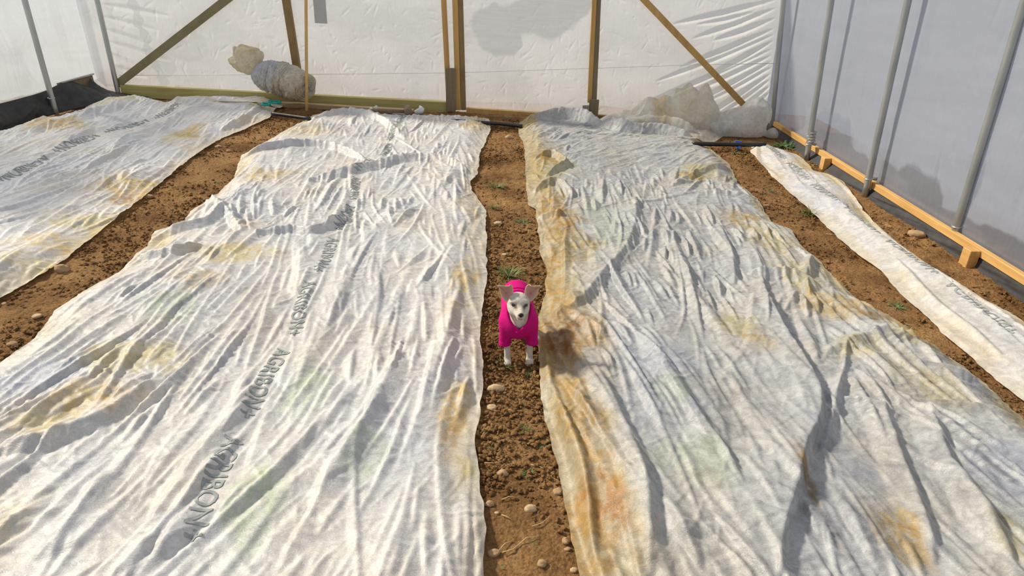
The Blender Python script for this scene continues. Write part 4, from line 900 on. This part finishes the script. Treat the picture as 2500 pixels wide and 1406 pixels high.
# fleece tail beyond the left bed
covE = Cover([(470, 250), (500, 243), (530, 238)], [(690, 262), (680, 250), (655, 238)], [(530, 244), (560, 238), (600, 235), (640, 236), (655, 240)], G(600, 262).y-.02, seed=6)
oE = covE.build('fleece_scrap', [(560, 245, 640, 235)], [([(500, 240), (580, 228), (640, 232)], .12, .12, .10), ([(600, 232), (640, 245)], .05, .06, .05)], 'loose white fleece scrap between the left bed and the rolled bundle', [(660, 255, 30, 12, OCH, .6)], dens=(10, 120, 200), amp=(.03, .02, .005), hump=.08)
oE['category'] = 'fleece scrap'

# ------------------------------------------------------------------ small things along the end wall
def dim(p, r): return r
def lie(a, b, h, r, m, name, label, cat, n=12):
    V, F = tube(smooth_path([G(*q, h) for q in (a+b if False else a)], 4), r, n); return tag(link_mesh(name, V, F, m), label, cat)
lie([(664, 277), (700, 282), (757, 290)], None, .05, .022, M_BLACK, 'irrigation_pipe', 'black pipe end lying between the left bed and the middle cover', 'pipe')
lie([(1100, 294), (1190, 300), (1230, 303), (1275, 308)], None, .05, .022, M_BLACK, 'irrigation_pipe', 'black pipe crossing the far end of the centre path', 'pipe')
lie([(1690, 351), (1760, 352), (1820, 353), (1868, 352)], None, .06, .026, M_BLACK, 'irrigation_pipe', 'black pipe with blue valve in front of the plastic bag', 'pipe')
ct = thing('blue_valve', 'small bright blue valve on the black pipe by the plastic bag', 'valve', tuple(G(1800, 352, .05)))
bm = bmesh.new(); bmesh.ops.create_cone(bm, cap_ends=True, segments=16, radius1=.030, radius2=.022, depth=.05); obj_bm('valve_body', bm, M_BLUE, ct)
bm = bar((-.03, 0, .03), (.045, -.01, .02), .03, .012); obj_bm('valve_handle', bm, M_BLUE, ct)
bm = bmesh.new(); bmesh.ops.create_cone(bm, cap_ends=True, segments=12, radius1=.014, radius2=.018, depth=.07, matrix=Matrix.Translation((0, -.05, -.03)) @ Matrix.Rotation(1.2, 4, 'X')); obj_bm('outlet', bm, M_BLUE, ct)
p = G(640, 252, .02); q = G(1010, 273, .02)
tag(obj_bm('plank', bar(p, q, .10, .06, Vector((0, 0, 1)), .004), M_OLD if 0 else simple('plank_wood', (.50, .36, .20), .8, .3, 10, (.3, 3, 3), bmp=.2, col2=(.34, .22, .11))), 'weathered plank on the soil below the fleece roll', 'plank')
# mallet
ml = thing('wooden_mallet', 'old wooden mallet lying at the foot of the end wall', 'mallet', tuple(G(920, 268, .06))); mo = ml.location
a = G(842, 268, .085)-mo; b = G(992, 272, .085)-mo
V, F = tube([a, a.lerp(b, .5), b], [.022, .021, .019], 14, wob=.05); link_mesh('handle', V, F, M_OLD, ml)
hd = b+Vector((.02, 0, 0)); V, F = tube([hd+Vector((-.02, .11, .015)), hd+Vector((-.018, .10, .015)), hd+Vector((.015, -.06, 0)), hd+Vector((.017, -.068, 0))], [.040, .048, .050, .044], 20); link_mesh('head', V, F, M_OLD, ml)
# slate under the mallet head and the flaking white can
sp_ = G(995, 279, .012); bm = bar(G(960, 277, .02), G(1046, 283, .02), .13, .012, Vector((0, 0, 1)), .002); tag(obj_bm('slate_tile', bm, simple('slate', (.20, .19, .18), .7, .3, 30, bmp=.3)), 'flat grey slate under the mallet head', 'slate')
cn = thing('crushed_can', 'crushed white and rusty can beside the mallet head', 'can', tuple(G(1022, 274, .05))); 
V, F = tube([(-.075, -.02, -.01), (-.03, -.01, .0), (.03, 0, .03), (.05, 0, .06)], [.022, .032, .042, .036], 14, wob=.5, seed=3); link_mesh('can_wall', V, F, M_WHITE, cn)
V, F = tube([(-.10, -.025, -.01), (-.05, -.015, -.005)], [.020, .030], 12, wob=.5, seed=4); link_mesh('rusty_end', V, F, M_RUST, cn)['label'] = 'rusty orange end'
for (px, py), lb in (((906, 266), 'scrap of white paper on the mallet handle, left one'), ((918, 262), 'pointed scrap of white paper standing behind the mallet handle')):
    c = G(px, py, .10); bm = bmesh.new(); bmesh.ops.create_icosphere(bm, subdivisions=2, radius=.022)
    r2 = random.Random(px)
    for v in bm.verts: v.co *= r2.uniform(.6, 1.3); v.co.z *= 1.1; v.co += c
    tag(obj_bm('paper_scrap', bm, M_WHITE), lb, 'paper scrap')
# teal handled shears
sh = thing('shears', 'teal handled shears lying on the fleece scrap', 'shears', tuple(G(655, 252, .11))); sh.rotation_euler = (0, .1, -.15)
def loop(cx_, cy_, rx, ry, z): return [(cx_+math.cos(a)*rx, cy_+math.sin(a)*ry, z+.004*math.sin(a)) for a in np.linspace(0, 2*math.pi, 20)]
V, F = tube(loop(.07, .03, .075, .040, .02), .012, 10); link_mesh('handle', V, F, M_TEAL, sh)
V, F = tube(loop(.00, -.06, .050, .035, .0), .012, 10); link_mesh('handle', V, F, M_TEAL, sh)
obj_bm('blade', bar((-.06, 0, .01), (-.20, .03, .01), .022, .004, Vector((0, 0, 1))), M_STEEL, sh); obj_bm('blade', bar((-.06, -.02, .005), (-.20, .0, .005), .022, .004, Vector((0, 0, 1))), M_STEEL, sh)

# ------------------------------------------------------------------ soil clods, stones, weeds, straw
rnd = random.Random(9)
ico = bmesh.new(); bmesh.ops.create_icosphere(ico, subdivisions=2, radius=1); IV = np.array([tuple(v.co) for v in ico.verts]); IF = np.array([[v.index for v in f.verts] for f in ico.faces]); ico.free()
def clump(n, sampler, rr, seed):
    r_ = np.random.RandomState(seed); Vs, Fs = [], []; k = 0
    for _ in range(n):
        x, y, b = sampler(r_); s = rr[0]+(rr[1]-rr[0])*r_.rand()**3; s *= b
        nz = 1+.65*(vnoise(IV[:, 0]*1.7+r_.rand()*50, IV[:, 1]*1.7+IV[:, 2]*1.3, 3)-.5)*2
        v = IV*nz[:, None]*s*np.array([r_.uniform(.8, 1.4), r_.uniform(.8, 1.3), r_.uniform(.6, .9)]); v[:, 0] += x; v[:, 1] += y; v[:, 2] += gz(x)+.25*s-.004
        Vs.append(v); Fs.append(IF+k); k += len(IV)
    return np.concatenate(Vs), np.concatenate(Fs)
def inp(L, R, r_):
    while True:
        y = 1.45+7.0*r_.rand()**1.3; a, b = L(y), R(y)
        if b-a < .03: continue
        u = r_.rand(); x = a+(b-a)*u
        if fbm(np.array([x*2.5]), np.array([y*2.5]), 21, 2)[0] < .30+.35*r_.rand(): continue
        return x, y, .8+.6*abs(u-.5)
eB = lambda y: float(covB.xr(np.array([y]))[0]); eC = lambda y: float(covC.xl(np.array([y]))[0]); eC2 = lambda y: float(covC.xr(np.array([y]))[0]); eD = lambda y: float(covD.xl(np.array([y]))[0]); eA = lambda y: float(covA.xr(np.array([y]))[0]); eB2 = lambda y: float(covB.xl(np.array([y]))[0]); eD2 = lambda y: float(covD.xr(np.array([y]))[0])
for nm, L, R, n in (('centre', eB, eC, 6500), ('left', eA, eB2, 5000), ('right', eC2, eD, 3600), ('wall', eD2, lambda y: XR0-.1, 1600)):
    V, F = clump(n, lambda r_: inp(L, R, r_), (.0018, .0125), len(nm)*7+n)
    o = link_mesh('soil_crumbs', V, F, M_SOIL); tag(o, {'centre': 'crumbled soil clods on the centre path', 'left': 'crumbled soil clods on the path left of the big cover', 'right': 'crumbled soil clods on the path left of the narrow strip', 'wall': 'crumbled soil clods between the narrow strip and the right wall'}[nm], 'soil', kind='stuff')
def stone(px, py, wpx, label, m=M_STONE):
    g = G(px, py); s = wpx/FPX*(g.y*cp+H0*sp)/2; bm = bmesh.new(); bmesh.ops.create_icosphere(bm, subdivisions=3, radius=s); r2 = random.Random(px*7+py)
    ox, oy = r2.random()*50, r2.random()*50
    co = np.array([tuple(v.co) for v in bm.verts])/s; nn = fbm(co[:, 0]*1.2+ox+co[:, 2], co[:, 1]*1.2+oy, 4, 3)
    sx, sy, sz = r2.uniform(.9, 1.1), r2.uniform(.6, .9), r2.uniform(.45, .65)
    for v, k in zip(bm.verts, nn): v.co *= .65+.75*k; v.co.x *= sx; v.co.y *= sy; v.co.z *= sz; v.co.z = round(v.co.z/(s*.35))*s*.35*.35+v.co.z*.65
    o = obj_bm('stone', bm, m, None, True); o.location = (g.x, g.y, soil_z(g.x, g.y)+s*.28); return tag(o, label, 'stone')
M_ST2 = simple('pale_stone', (.58, .42, .24), .9, .3, 30, bmp=.3)
for a in [(152, 663, 36, 'largest stone on the left path, orange brown', M_STONE), (93, 776, 22, 'flat pale stone low on the left path', M_ST2), (533, 357, 16, 'pale stone near the edge of the left cover', M_ST2), (364, 480, 20, 'grey brown stone halfway up the left path', M_STONE), (30, 838, 22, 'brown clod at the left edge of the picture', M_STONE), (12, 742, 12, 'small clod beside the lowest corner of the left cover', M_STONE), (560, 370, 12, 'small stone behind the grass sprig on the left path', M_STONE),
          (1217, 546, 20, 'block shaped stone on the centre path behind the dog', M_ST2), (1243, 337, 18, 'rounded stone at the far end of the centre path', M_ST2), (1232, 618, 14, 'small pale stone behind the dog', M_ST2), (1210, 948, 44, 'long flat stone on the centre path in front of the dog', M_ST2), (1200, 992, 26, 'diamond shaped flat stone by the middle cover', M_ST2), (1183, 1042, 26, 'brown stone at the edge of the middle cover', M_STONE), (1295, 1242, 32, 'pale lump of dry soil low on the centre path', M_ST2), (1226, 1153, 28, 'brown clod left of the low weed', M_STONE),
          (1383, 1318, 20, 'rounded clod beside the stained cover, upper of two', M_STONE), (1386, 1334, 16, 'rounded clod beside the stained cover, lower of two', M_STONE), (1322, 1372, 24, 'round clod near the bottom of the centre path', M_STONE), (1402, 1386, 18, 'pale clod in the bottom corner by the stained cover', M_ST2), (1213, 1252, 12, 'tiny white stone with straw on the centre path', M_ST2), (1195, 1232, 24, 'brown lump by the lower edge of the middle cover', M_STONE), (1205, 1345, 28, 'flat clod at the lower left of the centre path', M_STONE), (2240, 573, 40, 'long flat clod beside the right wall', M_STONE), (1872, 502, 14, 'small stone on the right path', M_STONE), (1362, 1200, 26, 'brown lump under the edge of the stained cover', M_STONE)]:
    stone(*a)
def ribbon(V, F, base, ang, L, wd, lean, col=None):
    n = 5; k0 = len(V); d = Vector((math.cos(ang), math.sin(ang), 0)); s = Vector((-d.y, d.x, 0))
    for i in range(n+1):
        t = i/n; p = base+d*(lean*L*t*t+.12*L*t)+Vector((0, 0, L*(t-.55*lean*t*t)))*max(.25, 1-lean*.5); w_ = wd*(1-t)**.7
        V += [p-s*w_, p+s*w_]
    for i in range(n): F.append((k0+2*i, k0+2*i+1, k0+2*i+3, k0+2*i+2))
def tuft(px, py, wpx, n, label, m=M_GRASS, leafy=False):
    g = G(px, py); sz = wpx/FPX*(g.y*cp+H0*sp)/2; r2 = random.Random(px+py); V = []; F = []; zb = soil_z(g.x, g.y)
    for _ in range(n):
        a = r2.uniform(0, 6.3); rr = r2.random()*sz*.55; b = Vector((g.x+math.cos(a)*rr, g.y+math.sin(a)*rr, zb-.004))
        ribbon(V, F, b, a+r2.uniform(-.8, .8), sz*r2.uniform(.5, 1.1), sz*(.16 if leafy else .035), r2.uniform(.6, 1.3) if leafy else r2.uniform(.3, 1.1))
    o = link_mesh('weed' if leafy else 'grass_tuft', V, F, m); return tag(o, label, 'weed' if leafy else 'grass')
for a in [(1228, 888, 70, 60, 'spreading grass tuft at the front paws of the dog'), (1240, 672, 90, 90, 'broad patch of grass just behind the dog'), (1205, 1090, 44, 50, 'spiky grass tuft beside the middle cover'), (1280, 1048, 44, 60, 'bushy short grass tuft on the centre path, nearest of the right ones'), (1270, 985, 40, 30, 'thin grass with dry stems in front of the dog'), (1278, 430, 30, 50, 'grass tuft at the edge of the stained cover, far up the centre path'), (1212, 460, 60, 60, 'low grass patch along the middle cover far up the centre path'), (1205, 510, 40, 40, 'small grass patch beside the torn corner of the middle cover'), (1978, 520, 70, 80, 'grass tuft beside the narrow strip'), (533, 447, 24, 30, 'small grass sprig on the left path'), (1355, 1280, 24, 10, 'yellow green sprig low on the centre path'), (1250, 310, 60, 40, 'mossy grass at the far end of the centre path')]:
    tuft(*a)
for a in [(1275, 543, 44, 26, 'flat leafy weed right of the block shaped stone'), (1290, 1155, 36, 30, 'small leafy rosette weed low on the centre path'), (1330, 1080, 36, 30, 'dark leafy weed against the stained cover'), (1295, 905, 40, 24, 'dark leafy weed in front of the dog'), (1300, 1325, 22, 20, 'tiny clover weed near the bottom of the centre path'), (1223, 1378, 22, 20, 'tiny leafy weed at the lower left of the centre path'), (1915, 358, 60, 70, 'dark leafy weed in the right corner by the black sheeting'), (1880, 462, 30, 20, 'small weed on the right path'), (2190, 745, 40, 24, 'leafy weed on the near part of the right path'), (2450, 685, 34, 14, 'small leafy weed at the foot of the right wall'), (1215, 875, 30, 14, 'low leaves beside the left front paw of the dog'), (1795, 372, 26, 24, 'weed below the blue valve')]:
    tuft(a[0], a[1], a[2], a[3], a[4], M_GREEN, True)
rr = random.Random(4)
for k in range(34):
    if k < 18: px, py, L = rr.uniform(1195, 1330), rr.uniform(720, 1390), rr.uniform(25, 60)
    elif k < 22: px, py, L = rr.uniform(1200, 1270), rr.uniform(330, 650), rr.uniform(15, 30)
    elif k < 28: px, py = rr.choice([(2040, 570), (2220, 790), (2240, 800), (2280, 830), (2080, 600), (2160, 700)]); px += rr.uniform(-20, 20); L = rr.uniform(20, 40)
    else: px, py, L = rr.uniform(1225, 1265), rr.uniform(290, 300), rr.uniform(15, 30)
    g = G(px, py); g.z = soil_z(g.x, g.y)+.010; l_ = L/FPX*(g.y*cp+H0*sp); a = rr.uniform(-.6, .9); d = Vector((math.cos(a), math.sin(a), 0)); bnd = Vector((-d.y, d.x, .3))*rr.uniform(-.15, .15)
    V, F = tube([g-d*l_/2, g+bnd*l_, g+d*l_/2], [.0016, .0018, .001], 6)
    loc = 'centre path' if k < 22 else ('right path' if k < 28 else 'far end of the centre path')
    tag(link_mesh('straw', V, F, M_STRAW), 'pale dry straw stem lying on the '+loc, 'straw', 'straw stems on the '+loc)
